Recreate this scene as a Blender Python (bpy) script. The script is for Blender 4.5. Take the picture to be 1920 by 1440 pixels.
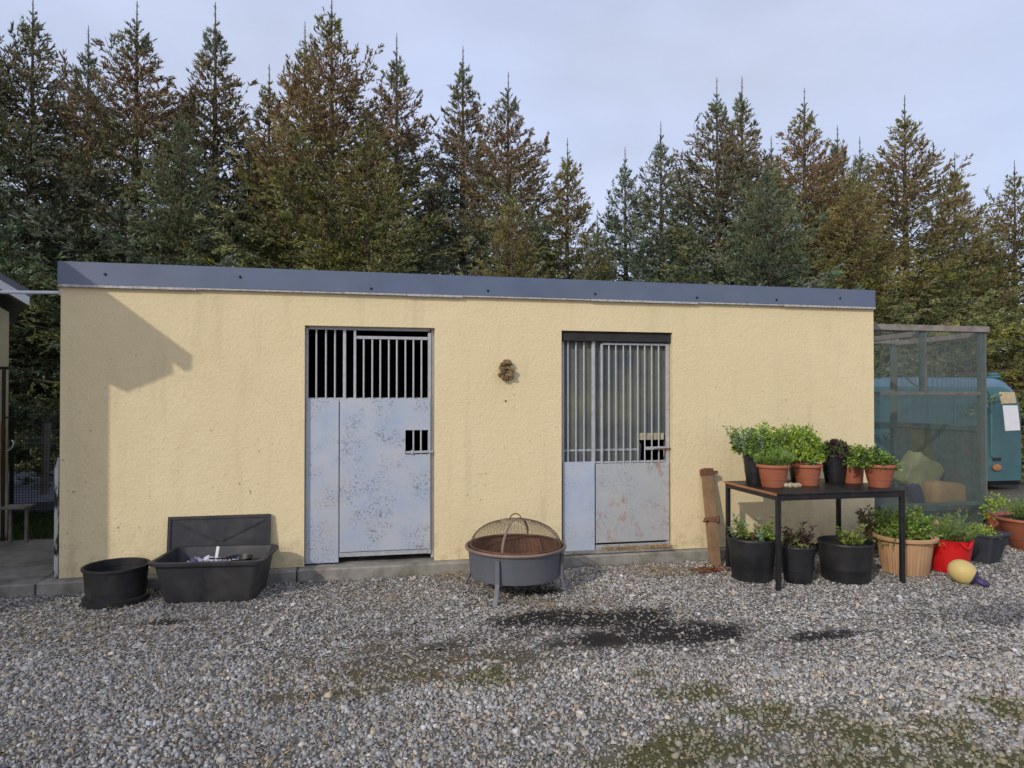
import bpy, math, random
import numpy as np
from mathutils import Vector, Matrix
R = math.radians
random.seed(7); RNG = np.random.default_rng(7)
scene = bpy.context.scene
for o in list(bpy.data.objects): bpy.data.objects.remove(o)
COL = scene.collection

# ------------------------------------------------------------------ camera
F = 1260.0; YAW = R(-11.2); PITCH = R(0.6); SHIFT = 11.8
CAM = Vector((0, -6.21, 1.5))
cd = bpy.data.cameras.new('camera'); cam = bpy.data.objects.new('camera', cd); COL.objects.link(cam)
cam.location = CAM; cam.rotation_euler = (R(90) + PITCH, 0, YAW)
cd.sensor_width = 36; cd.lens = 36 * F / 1920; cd.shift_y = SHIFT / 1920
cd.clip_start = 0.05; cd.clip_end = 3000
scene.camera = cam
scene.render.resolution_x = 1024; scene.render.resolution_y = 768
# ------------------------------------------------------------------ light
SUN = Vector((1.0, 1.0, -0.78)).normalized()          # direction the light travels
SUN_EL = math.asin(-SUN.z); SUN_AZ = math.atan2(-SUN.x, -SUN.y)
sl = bpy.data.lights.new('sun', 'SUN'); sl.energy = 1.55; sl.angle = R(0.5); sl.color = (1.0, 0.93, 0.82)
so = bpy.data.objects.new('sun', sl); COL.objects.link(so)
so.rotation_euler = SUN.to_track_quat('-Z', 'Y').to_euler()
world = bpy.data.worlds.new('World'); scene.world = world; world.use_nodes = True
wn = world.node_tree.nodes; wl = world.node_tree.links; wn.clear()
wo = wn.new('ShaderNodeOutputWorld'); bg = wn.new('ShaderNodeBackground')
sky = wn.new('ShaderNodeTexSky'); sky.sky_type = 'NISHITA'; sky.sun_disc = False
sky.sun_elevation = SUN_EL; sky.sun_rotation = SUN_AZ; sky.air_density = 1.0; sky.dust_density = 2.0; sky.ozone_density = 1.5
tc = wn.new('ShaderNodeTexCoord'); mp = wn.new('ShaderNodeMapping'); mp.inputs['Scale'].default_value = (1.0, 1.0, 2.2)
nz = wn.new('ShaderNodeTexNoise'); nz.inputs['Scale'].default_value = 1.7; nz.inputs['Detail'].default_value = 5; nz.inputs['Roughness'].default_value = 0.5
cr = wn.new('ShaderNodeMapRange'); cr.inputs[1].default_value = 0.3; cr.inputs[2].default_value = 0.75; cr.inputs[3].default_value = 0.58; cr.inputs[4].default_value = 0.92
nz2 = wn.new('ShaderNodeTexNoise'); nz2.inputs['Scale'].default_value = 3.1; nz2.inputs['Detail'].default_value = 6
mr2 = wn.new('ShaderNodeMapRange'); mr2.inputs[1].default_value = 0.35; mr2.inputs[2].default_value = 0.7
cc = wn.new('ShaderNodeMix'); cc.data_type = 'RGBA'
cc.inputs['A'].default_value = (4.45, 4.9, 6.45, 1); cc.inputs['B'].default_value = (3.8, 4.1, 5.15, 1)
mx = wn.new('ShaderNodeMix'); mx.data_type = 'RGBA'
wl.new(tc.outputs['Generated'], mp.inputs[0]); wl.new(mp.outputs[0], nz.inputs[0]); wl.new(mp.outputs[0], nz2.inputs[0])
wl.new(nz.outputs[0], cr.inputs[0]); wl.new(cr.outputs[0], mx.inputs['Factor'])
wl.new(nz2.outputs[0], mr2.inputs[0]); wl.new(mr2.outputs[0], cc.inputs['Factor'])
wl.new(sky.outputs[0], mx.inputs['A']); wl.new(cc.outputs['Result'], mx.inputs['B'])
wl.new(mx.outputs['Result'], bg.inputs[0]); bg.inputs[1].default_value = 0.14
wl.new(bg.outputs[0], wo.inputs[0])
vs = scene.view_settings; vs.view_transform = 'Standard'; vs.look = 'None'; vs.gamma = 1; vs.exposure = 0.22
scene.render.engine = 'CYCLES'
scene.cycles.max_bounces = 4; scene.cycles.diffuse_bounces = 3; scene.cycles.transparent_max_bounces = 24

# ------------------------------------------------------------------ pixels to places (photo pixels, 1920 x 1440)
cm = cam.rotation_euler.to_matrix()
def ray(px, py):
    return (cm @ Vector(((px - 960) / F, (720 - py + SHIFT) / F, -1))).normalized()
def on_y(px, py, y=0.0):
    d = ray(px, py); t = (y - CAM.y) / d.y; return CAM + d * t
G = -0.10
def on_z(px, py, z=G):
    d = ray(px, py); t = (z - CAM.z) / d.z; return CAM + d * t
FWD = cm @ Vector((0, 0, -1))
def at_d(px, py, dep):
    d = ray(px, py); return CAM + d * (dep / d.dot(Vector((math.sin(-YAW), math.cos(-YAW), 0))))
def wx(px, y=0.0): return on_y(px, 745, y).x
def wz(px, py, y=0.0): return on_y(px, py, y).z

# ------------------------------------------------------------------ materials
def lin(r, g, b):
    f = lambda c: (c / 255 / 12.92) if c / 255 <= 0.04045 else ((c / 255 + 0.055) / 1.055) ** 2.4
    return (f(r), f(g), f(b), 1)
class NT:
    def __init__(s, name):
        s.m = bpy.data.materials.new(name); s.m.use_nodes = True
        s.n = s.m.node_tree.nodes; s.l = s.m.node_tree.links
        s.b = s.n['Principled BSDF']; s.out = s.n['Material Output']
        s.tc = s.n.new('ShaderNodeTexCoord')
    def add(s, t, **kw):
        x = s.n.new(t)
        for k, v in kw.items(): setattr(x, k, v)
        return x
    def noise(s, scale, detail=4, rough=0.55, vec=None, stretch=None):
        x = s.add('ShaderNodeTexNoise'); x.inputs['Scale'].default_value = scale; x.inputs['Detail'].default_value = detail; x.inputs['Roughness'].default_value = rough
        v = vec or s.tc.outputs['Object']
        if stretch:
            mpn = s.add('ShaderNodeMapping'); mpn.inputs['Scale'].default_value = stretch; s.l.new(v, mpn.inputs[0]); v = mpn.outputs[0]
        s.l.new(v, x.inputs['Vector']); return x.outputs[0]
    def vor(s, scale, feature='F1', stretch=None):
        x = s.add('ShaderNodeTexVoronoi', feature=feature); x.inputs['Scale'].default_value = scale
        s.l.new(s.tc.outputs['Object'], x.inputs['Vector']); return x
    def ramp(s, v, a, b, c=0.0, d=1.0):
        x = s.add('ShaderNodeMapRange'); x.inputs[1].default_value = a; x.inputs[2].default_value = b; x.inputs[3].default_value = c; x.inputs[4].default_value = d
        s.l.new(v, x.inputs[0]); return x.outputs[0]
    def mul(s, a, b, op='MULTIPLY'):
        x = s.add('ShaderNodeMath', operation=op)
        for i, v in enumerate((a, b)):
            if isinstance(v, (int, float)): x.inputs[i].default_value = v
            else: s.l.new(v, x.inputs[i])
        return x.outputs[0]
    def mix(s, f, a, b, blend='MIX'):
        x = s.add('ShaderNodeMix', data_type='RGBA', blend_type=blend)
        if isinstance(f, (int, float)): x.inputs['Factor'].default_value = f
        else: s.l.new(f, x.inputs['Factor'])
        for k, v in (('A', a), ('B', b)):
            if isinstance(v, tuple): x.inputs[k].default_value = v
            else: s.l.new(v, x.inputs[k])
        return x.outputs['Result']
    def col(s, c):
        if isinstance(c, tuple): s.b.inputs['Base Color'].default_value = c
        else: s.l.new(c, s.b.inputs['Base Color'])
    def bump(s, h, strength=0.3, dist=0.01):
        x = s.add('ShaderNodeBump'); x.inputs['Strength'].default_value = strength; x.inputs['Distance'].default_value = dist
        s.l.new(h, x.inputs['Height']); s.l.new(x.outputs[0], s.b.inputs['Normal']); return x
    def rough(s, r, metal=0.0, spec=0.5):
        if isinstance(r, (int, float)): s.b.inputs['Roughness'].default_value = r
        else: s.l.new(r, s.b.inputs['Roughness'])
        s.b.inputs['Metallic'].default_value = metal; s.b.inputs['Specular IOR Level'].default_value = spec
    def sep(s):
        x = s.add('ShaderNodeSeparateXYZ'); s.l.new(s.tc.outputs['Object'], x.inputs[0]); return x.outputs

def simple(name, c, rough=0.6, var=0.25, scale=12, metal=0.0, spec=0.4, bump=0.15, dirt=None, dirt_amt=0.4):
    t = NT(name); n = t.noise(scale, 5); dark = tuple(v * (1 - var) for v in c[:3]) + (1,); light = tuple(min(1, v * (1 + var)) for v in c[:3]) + (1,)
    cc_ = t.mix(t.ramp(n, 0.3, 0.7), dark, light)
    if dirt:
        n2 = t.noise(scale * 0.35, 6, 0.65); cc_ = t.mix(t.ramp(n2, 0.48, 0.72, 0, dirt_amt), cc_, dirt)
    t.col(cc_); t.rough(rough, metal, spec); t.bump(t.noise(scale * 6, 3), bump, 0.004); return t.m

M = {}
def render_wall(name):
    t = NT(name)
    big = t.noise(0.9, 4); mid = t.noise(5, 5); fine = t.noise(55, 4, 0.6); spk = t.noise(26, 3, 0.6); spk2 = t.noise(2.3, 3)
    c = t.mix(t.ramp(big, 0.3, 0.7), (0.76, 0.625, 0.375, 1), (0.815, 0.68, 0.415, 1))
    c = t.mix(t.ramp(mid, 0.4, 0.75, 0, 0.35), c, (0.71, 0.58, 0.34, 1))
    c = t.mix(t.ramp(fine, 0.45, 0.8, 0, 0.26), c, (0.44, 0.36, 0.21, 1))
    z = t.sep()[2]
    lowm = t.ramp(z, 1.2, 0.0, 0.0, 1.0)
    m1 = t.mul(t.mul(t.ramp(spk, 0.63, 0.70), t.ramp(spk2, 0.46, 0.60)), t.ramp(z, 2.2, 0.3, 0.15, 0.9))
    c = t.mix(m1, c, (0.10, 0.085, 0.055, 1))
    m2 = t.mul(t.ramp(t.noise(7, 6, 0.7), 0.5, 0.75), t.ramp(z, 0.45, 0.0, 0.0, 0.75))
    c = t.mix(m2, c, (0.25, 0.21, 0.11, 1))
    st = t.noise(6, 4, 0.6, stretch=(1, 1, 0.12)); c = t.mix(t.mul(t.ramp(st, 0.55, 0.75), 0.25), c, (0.42, 0.34, 0.2, 1))
    t.col(c); t.rough(0.92, 0, 0.2)
    h = t.mul(t.mul(t.noise(34, 5, 0.65), t.noise(13, 3), 'ADD'), t.mul(t.vor(48).outputs['Distance'], 0.6), 'ADD')
    t.bump(h, 0.45, 0.007); return t.m
M['wall'] = render_wall('yellow_roughcast')
M['house_wall'] = simple('cream_render', (0.5, 0.43, 0.27, 1), 0.9, 0.08, 8)
def galv(name, a, b, stain, rust=0.0):
    t = NT(name)
    v = t.noise(3.2, 5, 0.6); c = t.mix(t.ramp(v, 0.32, 0.68), a, b)
    s1 = t.noise(60, 3, 0.6); s2 = t.noise(4.2, 4, 0.6)
    f = t.mul(t.ramp(s1, 0.50, 0.64), t.ramp(s2, 0.46, 0.62)); c = t.mix(t.mul(f, 0.75), c, stain)
    sp = t.noise(110, 2); c = t.mix(t.ramp(sp, 0.5, 0.75, 0, 0.25), c, (0.46, 0.47, 0.47, 1))
    d = t.noise(1.6, 5, 0.6); c = t.mix(t.ramp(d, 0.5, 0.8, 0, 0.4), c, (0.40, 0.385, 0.36, 1))
    if rust:
        r1 = t.noise(9, 6, 0.7); r2 = t.noise(2.1, 2)
        c = t.mix(t.mul(t.mul(t.ramp(r1, 0.52, 0.66), t.ramp(r2, 0.44, 0.56)), rust), c, (0.42, 0.16, 0.05, 1))
    t.col(c); t.rough(0.55, 0.25, 0.5); t.bump(t.noise(2.5, 3), 0.12, 0.02); return t.m
M['galv'] = galv('galvanised_sheet', (0.40, 0.47, 0.59, 1), (0.53, 0.545, 0.585, 1), (0.10, 0.115, 0.16, 1))
M['galv_rust'] = galv('galvanised_sheet_rusting', (0.43, 0.46, 0.49, 1), (0.53, 0.53, 0.51, 1), (0.25, 0.26, 0.28, 1), 0.85)
M['galv_pale'] = galv('galvanised_sheet_pale', (0.42, 0.50, 0.63, 1), (0.54, 0.58, 0.64, 1), (0.30, 0.33, 0.40, 1))
M['bar'] = simple('galvanised_tube', (0.46, 0.47, 0.49, 1), 0.5, 0.12, 20, 0.3)
M['fascia'] = simple('slate_blue_metal_trim', (0.105, 0.135, 0.205, 1), 0.42, 0.10, 3, 0.0, 0.5, 0.05, (0.16, 0.17, 0.2, 1), 0.35)
M['drip'] = simple('pale_drip_edge', (0.42, 0.41, 0.40, 1), 0.6, 0.4, 25)
M['roof'] = simple('grey_roof_sheet', (0.12, 0.13, 0.15, 1), 0.5, 0.1, 4)
M['conc'] = simple('old_concrete', (0.28, 0.26, 0.225, 1), 0.95, 0.25, 7, dirt=(0.085, 0.085, 0.05, 1), dirt_amt=0.9, bump=0.6)
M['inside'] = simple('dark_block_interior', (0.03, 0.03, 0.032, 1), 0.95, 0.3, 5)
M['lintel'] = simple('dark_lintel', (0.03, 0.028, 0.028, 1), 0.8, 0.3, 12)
M['black'] = simple('black_plastic', (0.016, 0.016, 0.018, 1), 0.5, 0.2, 14, dirt=(0.07, 0.065, 0.055, 1), dirt_amt=0.4)
M['trough'] = simple('charcoal_plastic', (0.03, 0.031, 0.036, 1), 0.55, 0.25, 6, dirt=(0.12, 0.11, 0.095, 1), dirt_amt=0.5)
M['terra'] = simple('terracotta_plastic', (0.36, 0.115, 0.06, 1), 0.6, 0.12, 6, dirt=(0.30, 0.2, 0.14, 1), dirt_amt=0.35)
M['tan'] = simple('tan_plastic', (0.50, 0.30, 0.16, 1), 0.65, 0.1, 5, dirt=(0.3, 0.22, 0.14, 1), dirt_amt=0.4)
M['red'] = simple('red_rubber', (0.62, 0.012, 0.014, 1), 0.5, 0.08, 4, bump=0.1)
M['slate'] = simple('slate_plastic', (0.045, 0.05, 0.062, 1), 0.6, 0.15, 10)
M['soil'] = simple('potting_soil', (0.025, 0.018, 0.012, 1), 0.95, 0.5, 60, bump=1.0)
M['steel'] = simple('black_painted_steel', (0.012, 0.012, 0.013, 1), 0.45, 0.3, 20, dirt=(0.10, 0.07, 0.05, 1), dirt_amt=0.3)
M['pit'] = simple('grey_painted_steel', (0.12, 0.13, 0.155, 1), 0.5, 0.12, 4, dirt=(0.16, 0.12, 0.09, 1), dirt_amt=0.35)
M['rust'] = simple('rusted_steel', (0.15, 0.07, 0.04, 1), 0.85, 0.45, 8, dirt=(0.05, 0.03, 0.025, 1), dirt_amt=0.7)
M['rim'] = simple('weathered_rim', (0.20, 0.14, 0.12, 1), 0.6, 0.3, 9, dirt=(0.26, 0.13, 0.07, 1), dirt_amt=0.6)
M['hitch'] = simple('rusty_tube', (0.25, 0.155, 0.085, 1), 0.8, 0.25, 9, dirt=(0.22, 0.09, 0.04, 1), dirt_amt=0.7)
M['ash'] = simple('ash', (0.04, 0.042, 0.05, 1), 0.95, 0.5, 5, dirt=(0.13, 0.06, 0.035, 1), dirt_amt=0.75)
M['wood_edge'] = simple('board_edge', (0.36, 0.15, 0.06, 1), 0.6, 0.2, 20)
M['greenpaint'] = simple('weathered_green_timber', (0.10, 0.16, 0.145, 1), 0.85, 0.3, 9, dirt=(0.20, 0.12, 0.09, 1), dirt_amt=0.75)
M['mossboard'] = simple('algae_stained_timber', (0.15, 0.17, 0.07, 1), 0.9, 0.3, 7, dirt=(0.10, 0.09, 0.06, 1), dirt_amt=0.6)
M['greywood'] = simple('bleached_timber', (0.25, 0.225, 0.20, 1), 0.9, 0.25, 12, dirt=(0.18, 0.09, 0.06, 1), dirt_amt=0.6)
M['teal'] = simple('faded_teal_paint', (0.055, 0.14, 0.15, 1), 0.5, 0.18, 2.2, dirt=(0.10, 0.16, 0.155, 1), dirt_amt=0.5)
M['teal_roof'] = simple('sky_sheen_teal', (0.11, 0.20, 0.27, 1), 0.4, 0.15, 2.5)  # paler blue paints the sky's reflection into the trailer roof colour
M['cream'] = simple('cream_patch', (0.55, 0.44, 0.26, 1), 0.6, 0.15, 8)
M['white'] = simple('white_paint', (0.75, 0.75, 0.76, 1), 0.5, 0.06, 6)
M['pvc'] = simple('white_pvc', (0.72, 0.72, 0.74, 1), 0.4, 0.05, 6)
M['tyre'] = simple('tyre_rubber', (0.02, 0.02, 0.022, 1), 0.85, 0.2, 20)
M['orange'] = simple('orange_board', (0.42, 0.19, 0.075, 1), 0.7, 0.15, 6)
M['yellow'] = simple('faded_yellow_vinyl', (0.60, 0.46, 0.17, 1), 0.55, 0.10, 7, dirt=(0.35, 0.29, 0.17, 1), dirt_amt=0.5)
M['purple'] = simple('purple_vinyl', (0.055, 0.038, 0.10, 1), 0.55, 0.2, 8)
M['rope'] = simple('old_rope', (0.22, 0.145, 0.075, 1), 0.95, 0.4, 40, bump=0.8)
M['stone'] = simple('pale_stone', (0.42, 0.36, 0.24, 1), 0.9, 0.25, 20, bump=0.8)
M['bag'] = simple('weathered_plastic_sack', (0.34, 0.36, 0.17, 1), 0.6, 0.25, 6)
M['box'] = simple('tan_card', (0.42, 0.28, 0.13, 1), 0.85, 0.15, 8)
M['bark'] = simple('spruce_bark', (0.10, 0.075, 0.055, 1), 0.95, 0.35, 10, bump=0.8)
M['stem'] = simple('green_stem', (0.10, 0.12, 0.04, 1), 0.8, 0.3, 30)
M['tarp'] = simple('grey_blue_sheet', (0.23, 0.25, 0.31, 1), 0.7, 0.15, 3)
M['flake'] = NT('flaking_white_post').m
def mk_flake():
    t = NT('flaking_paint'); n = t.noise(5, 5, 0.7, stretch=(3, 3, 1))
    t.col(t.mix(t.ramp(n, 0.46, 0.54), (0.025, 0.022, 0.02, 1), (0.5, 0.49, 0.44, 1))); t.rough(0.85); return t.m
M['flake'] = mk_flake()
def mk_sheet():
    t = NT('dirty_clear_sheet'); n = t.noise(1.8, 5, 0.6); n2 = t.noise(9, 5, 0.7)
    c = t.mix(t.ramp(n, 0.35, 0.68), (0.095, 0.105, 0.115, 1), (0.19, 0.20, 0.125, 1))
    c = t.mix(t.ramp(n2, 0.5, 0.8, 0, 0.5), c, (0.21, 0.21, 0.20, 1))
    t.col(c); t.rough(0.45, 0, 0.5); t.bump(t.noise(3, 3), 0.2, 0.03); return t.m
M['sheet'] = mk_sheet()
def mk_wire(name, c):
    t = NT(name); t.col(c); t.rough(0.6, 0.3); return t.m
M['wire'] = mk_wire('mesh_wire', (0.16, 0.19, 0.18, 1)); M['wire_rust'] = mk_wire('rusty_mesh_wire', (0.12, 0.075, 0.045, 1)); M['wire_green'] = mk_wire('green_mesh_wire', (0.055, 0.075, 0.065, 1))
def vcol(name, rough=0.8, transl=0.0, brown=False, objtint=False):
    t = NT(name); a = t.add('ShaderNodeAttribute', attribute_name='Col'); c = a.outputs['Color']
    if objtint:
        oi = t.add('ShaderNodeObjectInfo')
        c = t.mix(1.0, c, oi.outputs['Color'], 'MULTIPLY')
        g = t.add('ShaderNodeSeparateXYZ'); t.l.new(t.tc.outputs['Object'], g.inputs[0])
        n = t.noise(2.2, 5, 0.65); hgt = t.ramp(g.outputs[2], 4.5, 8.6, 0.0, 1.0)
        f = t.mul(t.mul(t.ramp(t.mul(n, t.mul(hgt, 0.30), 'ADD'), 0.56, 0.78), oi.outputs['Alpha']), 0.85)
        f = t.mul(f, t.ramp(g.outputs[2], 9.5, 8.9, 0.25, 1.0))
        c = t.mix(f, c, (0.24, 0.145, 0.078, 1))
    t.col(c); t.rough(rough, 0, 0.25)
    if transl:
        tr = t.add('ShaderNodeBsdfTranslucent'); t.l.new(c, tr.inputs[0]); mxs = t.add('ShaderNodeMixShader'); mxs.inputs[0].default_value = transl
        t.l.new(t.b.outputs[0], mxs.inputs[1]); t.l.new(tr.outputs[0], mxs.inputs[2]); t.l.new(mxs.outputs[0], t.out.inputs[0])
    return t.m
M['needles'] = vcol('spruce_needles', 0.75, 0.0, objtint=True); M['leaf'] = vcol('leaves', 0.6, 0.25)
M['gravel'] = vcol('gravel_stones', 0.85); M['straw'] = vcol('straw', 0.8); M['cone'] = vcol('cones', 0.9)

# ------------------------------------------------------------------ mesh builder
ORG = {}
def tag(o, label=None, cat=None, group=None, kind=None):
    if label: o['label'] = label
    if cat: o['category'] = cat
    if group: o['group'] = group
    if kind: o['kind'] = kind
    return o
def empty(name, loc, label=None, cat=None, group=None):
    o = bpy.data.objects.new(name, None); COL.objects.link(o); o.location = loc; o.empty_display_size = 0.1
    ORG[o.name] = Vector(loc); return tag(o, label, cat, group)
def link(name, me, parent=None, loc=None):
    o = bpy.data.objects.new(name, me); COL.objects.link(o)
    if parent is not None: o.parent = parent
    po = ORG.get(parent.name, Vector((0, 0, 0))) if parent is not None else Vector((0, 0, 0))
    if loc is None: ORG[o.name] = po
    else: o.location = Vector(loc) - po; ORG[o.name] = Vector(loc)
    return o
class MB:
    def __init__(s): s.v = []; s.f = []; s.sm = []
    def add(s, vs_, fs, smooth=False):
        k = len(s.v); s.v += [Vector(v) for v in vs_]; s.f += [tuple(i + k for i in f) for f in fs]; s.sm += [smooth] * len(fs); return s
    def box(s, x0, x1, y0, y1, z0, z1, bev=0.0, mat=None):
        if bev > 0:
            c = Vector(((x0 + x1) / 2, (y0 + y1) / 2, (z0 + z1) / 2)); h = Vector(((x1 - x0) / 2, (y1 - y0) / 2, (z1 - z0) / 2)); b = min(bev, min(h) * 0.95)
            vs_ = []; idx = {}
            for sx in (-1, 1):
                for sy in (-1, 1):
                    for sz in (-1, 1):
                        for a in range(3):
                            p = [sx * (h.x - b), sy * (h.y - b), sz * (h.z - b)]; p[a] = (sx, sy, sz)[a] * h[a]
                            idx[(sx, sy, sz, a)] = len(vs_); vs_.append(c + Vector(p))
            fs = []
            for a in range(3):
                o1, o2 = [i for i in range(3) if i != a]
                for sg in (-1, 1):
                    q = []
                    for (s1, s2) in ((-1, -1), (1, -1), (1, 1), (-1, 1)):
                        k = [0, 0, 0]; k[a] = sg; k[o1] = s1; k[o2] = s2; q.append(idx[(*k, a)])
                    fs.append(q)
                for s1 in (-1, 1):
                    for s2 in (-1, 1):
                        q = []
                        for sg, fa in ((-1, o1), (1, o1), (1, o2), (-1, o2)):
                            k = [0, 0, 0]; k[a] = sg; k[o1] = s1; k[o2] = s2; q.append(idx[(*k, fa)])
                        fs.append(q)
            for sx in (-1, 1):
                for sy in (-1, 1):
                    for sz in (-1, 1): fs.append([idx[(sx, sy, sz, a)] for a in range(3)])
        else:
            vs_ = [Vector((x, y, z)) for z in (z0, z1) for y in (y0, y1) for x in (x0, x1)]
            fs = [(0, 2, 3, 1), (4, 5, 7, 6), (0, 1, 5, 4), (2, 6, 7, 3), (0, 4, 6, 2), (1, 3, 7, 5)]
        if mat: vs_ = [mat @ v for v in vs_]
        return s.add(vs_, fs)
    def tube(s, pts, rad, n=8, cap=True, closed=False):
        pts = [Vector(p) for p in pts]; m = len(pts); rr = rad if isinstance(rad, (list, tuple)) else [rad] * m
        vs_ = []; ref = None
        for i, p in enumerate(pts):
            if closed: t = pts[(i + 1) % m] - pts[i - 1]
            else: t = pts[min(i + 1, m - 1)] - pts[max(i - 1, 0)]
            t.normalize()
            if ref is None or abs(ref.dot(t)) > 0.98: ref = Vector((0, 0, 1)) if abs(t.z) < 0.9 else Vector((1, 0, 0))
            a = t.cross(ref).normalized(); b = a.cross(t).normalized(); ref = b
            vs_ += [p + (a * math.cos(2 * math.pi * j / n) + b * math.sin(2 * math.pi * j / n)) * rr[i] for j in range(n)]
        fs = []
        for i in range(m if closed else m - 1):
            for j in range(n):
                i2 = (i + 1) % m; fs.append((i * n + j, i * n + (j + 1) % n, i2 * n + (j + 1) % n, i2 * n + j))
        if cap and not closed: fs += [tuple(range(n))[::-1], tuple((m - 1) * n + j for j in range(n))]
        return s.add(vs_, fs, True)
    def bar(s, p, q, w, d=None, up=Vector((0, 0, 1))):
        p = Vector(p); q = Vector(q); d = d or w; t = (q - p).normalized(); u = up if abs(t.dot(up)) < 0.95 else Vector((0, 1, 0))
        a = t.cross(u).normalized() * w / 2; b = a.cross(t).normalized() * d / 2
        vs_ = [e + sa * a + sb * b for e in (p, q) for sb in (-1, 1) for sa in (-1, 1)]
        return s.add(vs_, [(0, 2, 3, 1), (4, 5, 7, 6), (0, 1, 5, 4), (2, 6, 7, 3), (0, 4, 6, 2), (1, 3, 7, 5)])
    def lathe(s, prof, c, n=32, fl=None, sx=1.0, closed=False):
        c = Vector(c); vs_ = []
        for k, (r, z) in enumerate(prof):
            for j in range(n):
                a = 2 * math.pi * j / n; q = r * (1 + (fl(a, k) if fl else 0)); vs_.append(c + Vector((q * math.cos(a) * sx, q * math.sin(a), z)))
        fs = []
        for k in range(len(prof) - 1):
            for j in range(n): fs.append((k * n + j, k * n + (j + 1) % n, (k + 1) * n + (j + 1) % n, (k + 1) * n + j))
        return s.add(vs_, fs, True)
    def prism(s, poly, y0, y1, mat=None):          # poly in x,z
        n = len(poly); vs_ = [Vector((x, y0, z)) for x, z in poly] + [Vector((x, y1, z)) for x, z in poly]
        if mat: vs_ = [mat @ v for v in vs_]
        return s.add(vs_, [tuple(range(n)), tuple(range(2 * n - 1, n - 1, -1))] + [(i, n + i, n + (i + 1) % n, (i + 1) % n) for i in range(n)])
    def mesh(s, name, mats, org=Vector((0, 0, 0)), autosmooth=40):
        me = bpy.data.meshes.new(name); me.from_pydata([tuple(v - org) for v in s.v], [], s.f); me.materials.append(mats)
        me.polygons.foreach_set('use_smooth', s.sm)
        import bmesh
        b = bmesh.new(); b.from_mesh(me); bmesh.ops.recalc_face_normals(b, faces=b.faces)
        for e in b.edges:
            if len(e.link_faces) == 2 and e.calc_face_angle(0) > R(autosmooth): e.smooth = False
        b.to_mesh(me); b.free(); return me
    def build(s, name, mat, parent=None, loc=None):
        po = ORG.get(parent.name, Vector((0, 0, 0))) if parent is not None else Vector((0, 0, 0))
        org = Vector(loc) if loc is not None else po
        o = link(name, s.mesh(name, M[mat] if isinstance(mat, str) else mat, org), parent, loc)
        return o
def np_mesh(name, V, Fq, C, mat, k=4, flat=True):
    me = bpy.data.meshes.new(name); nv = len(V); nf = len(Fq)
    me.vertices.add(nv); me.vertices.foreach_set('co', np.ascontiguousarray(V, dtype=np.float32).ravel())
    me.loops.add(nf * k); me.loops.foreach_set('vertex_index', np.ascontiguousarray(Fq, dtype=np.int32).ravel())
    me.polygons.add(nf); me.polygons.foreach_set('loop_start', np.arange(0, nf * k, k, dtype=np.int32)); me.polygons.foreach_set('loop_total', np.full(nf, k, dtype=np.int32))
    if C is not None:
        at = me.color_attributes.new('Col', 'FLOAT_COLOR', 'POINT'); C4 = np.ones((nv, 4), np.float32); C4[:, :3] = C; at.data.foreach_set('color', C4.ravel())
    me.update(calc_edges=True); me.validate(); me.materials.append(mat); return me
def nrm(a): return a / np.maximum(np.linalg.norm(a, axis=-1, keepdims=True), 1e-9)
def blades(P, D, L, W, C, rng, droop=0.0, tri=False, up=None):
    n = len(P); D = nrm(D); rv = rng.normal(size=(n, 3)) if up is None else up
    S = nrm(np.cross(D, rv)); L = np.broadcast_to(L, (n,))[:, None]; W = np.broadcast_to(W, (n,))[:, None]
    tip = P + D * L; tip[:, 2] -= (droop * L[:, 0])
    if tri:
        V = np.stack([P - S * W / 2, P + S * W / 2, tip], 1).reshape(-1, 3); k = 3
    else:
        N = np.cross(S, D); mid = P + D * L * 0.5
        V = np.stack([P, mid + S * W / 2 + N * W * 0.15, tip, mid - S * W / 2 + N * W * 0.15], 1).reshape(-1, 3); k = 4
    return V, np.repeat(C, k, 0), k
def blade_obj(name, parts, mat, parent=None, loc=None):
    V = np.concatenate([p[0] for p in parts]); C = np.concatenate([p[1] for p in parts]); k = parts[0][2]
    return link(name, np_mesh(name, V, np.arange(len(V)).reshape(-1, k), np.clip(C, 0, 1), M[mat], k), parent, loc)
def vnoise(x, y, s, seed=0):
    x = np.asarray(x) * s; y = np.asarray(y) * s; xi = np.floor(x).astype(np.int64); yi = np.floor(y).astype(np.int64); fx = x - xi; fy = y - yi
    h = lambda a, b: (np.sin((a * 127.1 + b * 311.7 + seed * 74.7)) * 43758.5453) % 1.0
    fx = fx * fx * (3 - 2 * fx); fy = fy * fy * (3 - 2 * fy)
    return (h(xi, yi) * (1 - fx) + h(xi + 1, yi) * fx) * (1 - fy) + (h(xi, yi + 1) * (1 - fx) + h(xi + 1, yi + 1) * fx) * fy
def fbm(x, y, s, seed=0): return (vnoise(x, y, s, seed) + 0.5 * vnoise(x, y, s * 2.1, seed + 1) + 0.25 * vnoise(x, y, s * 4.3, seed + 2)) / 1.75

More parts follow.
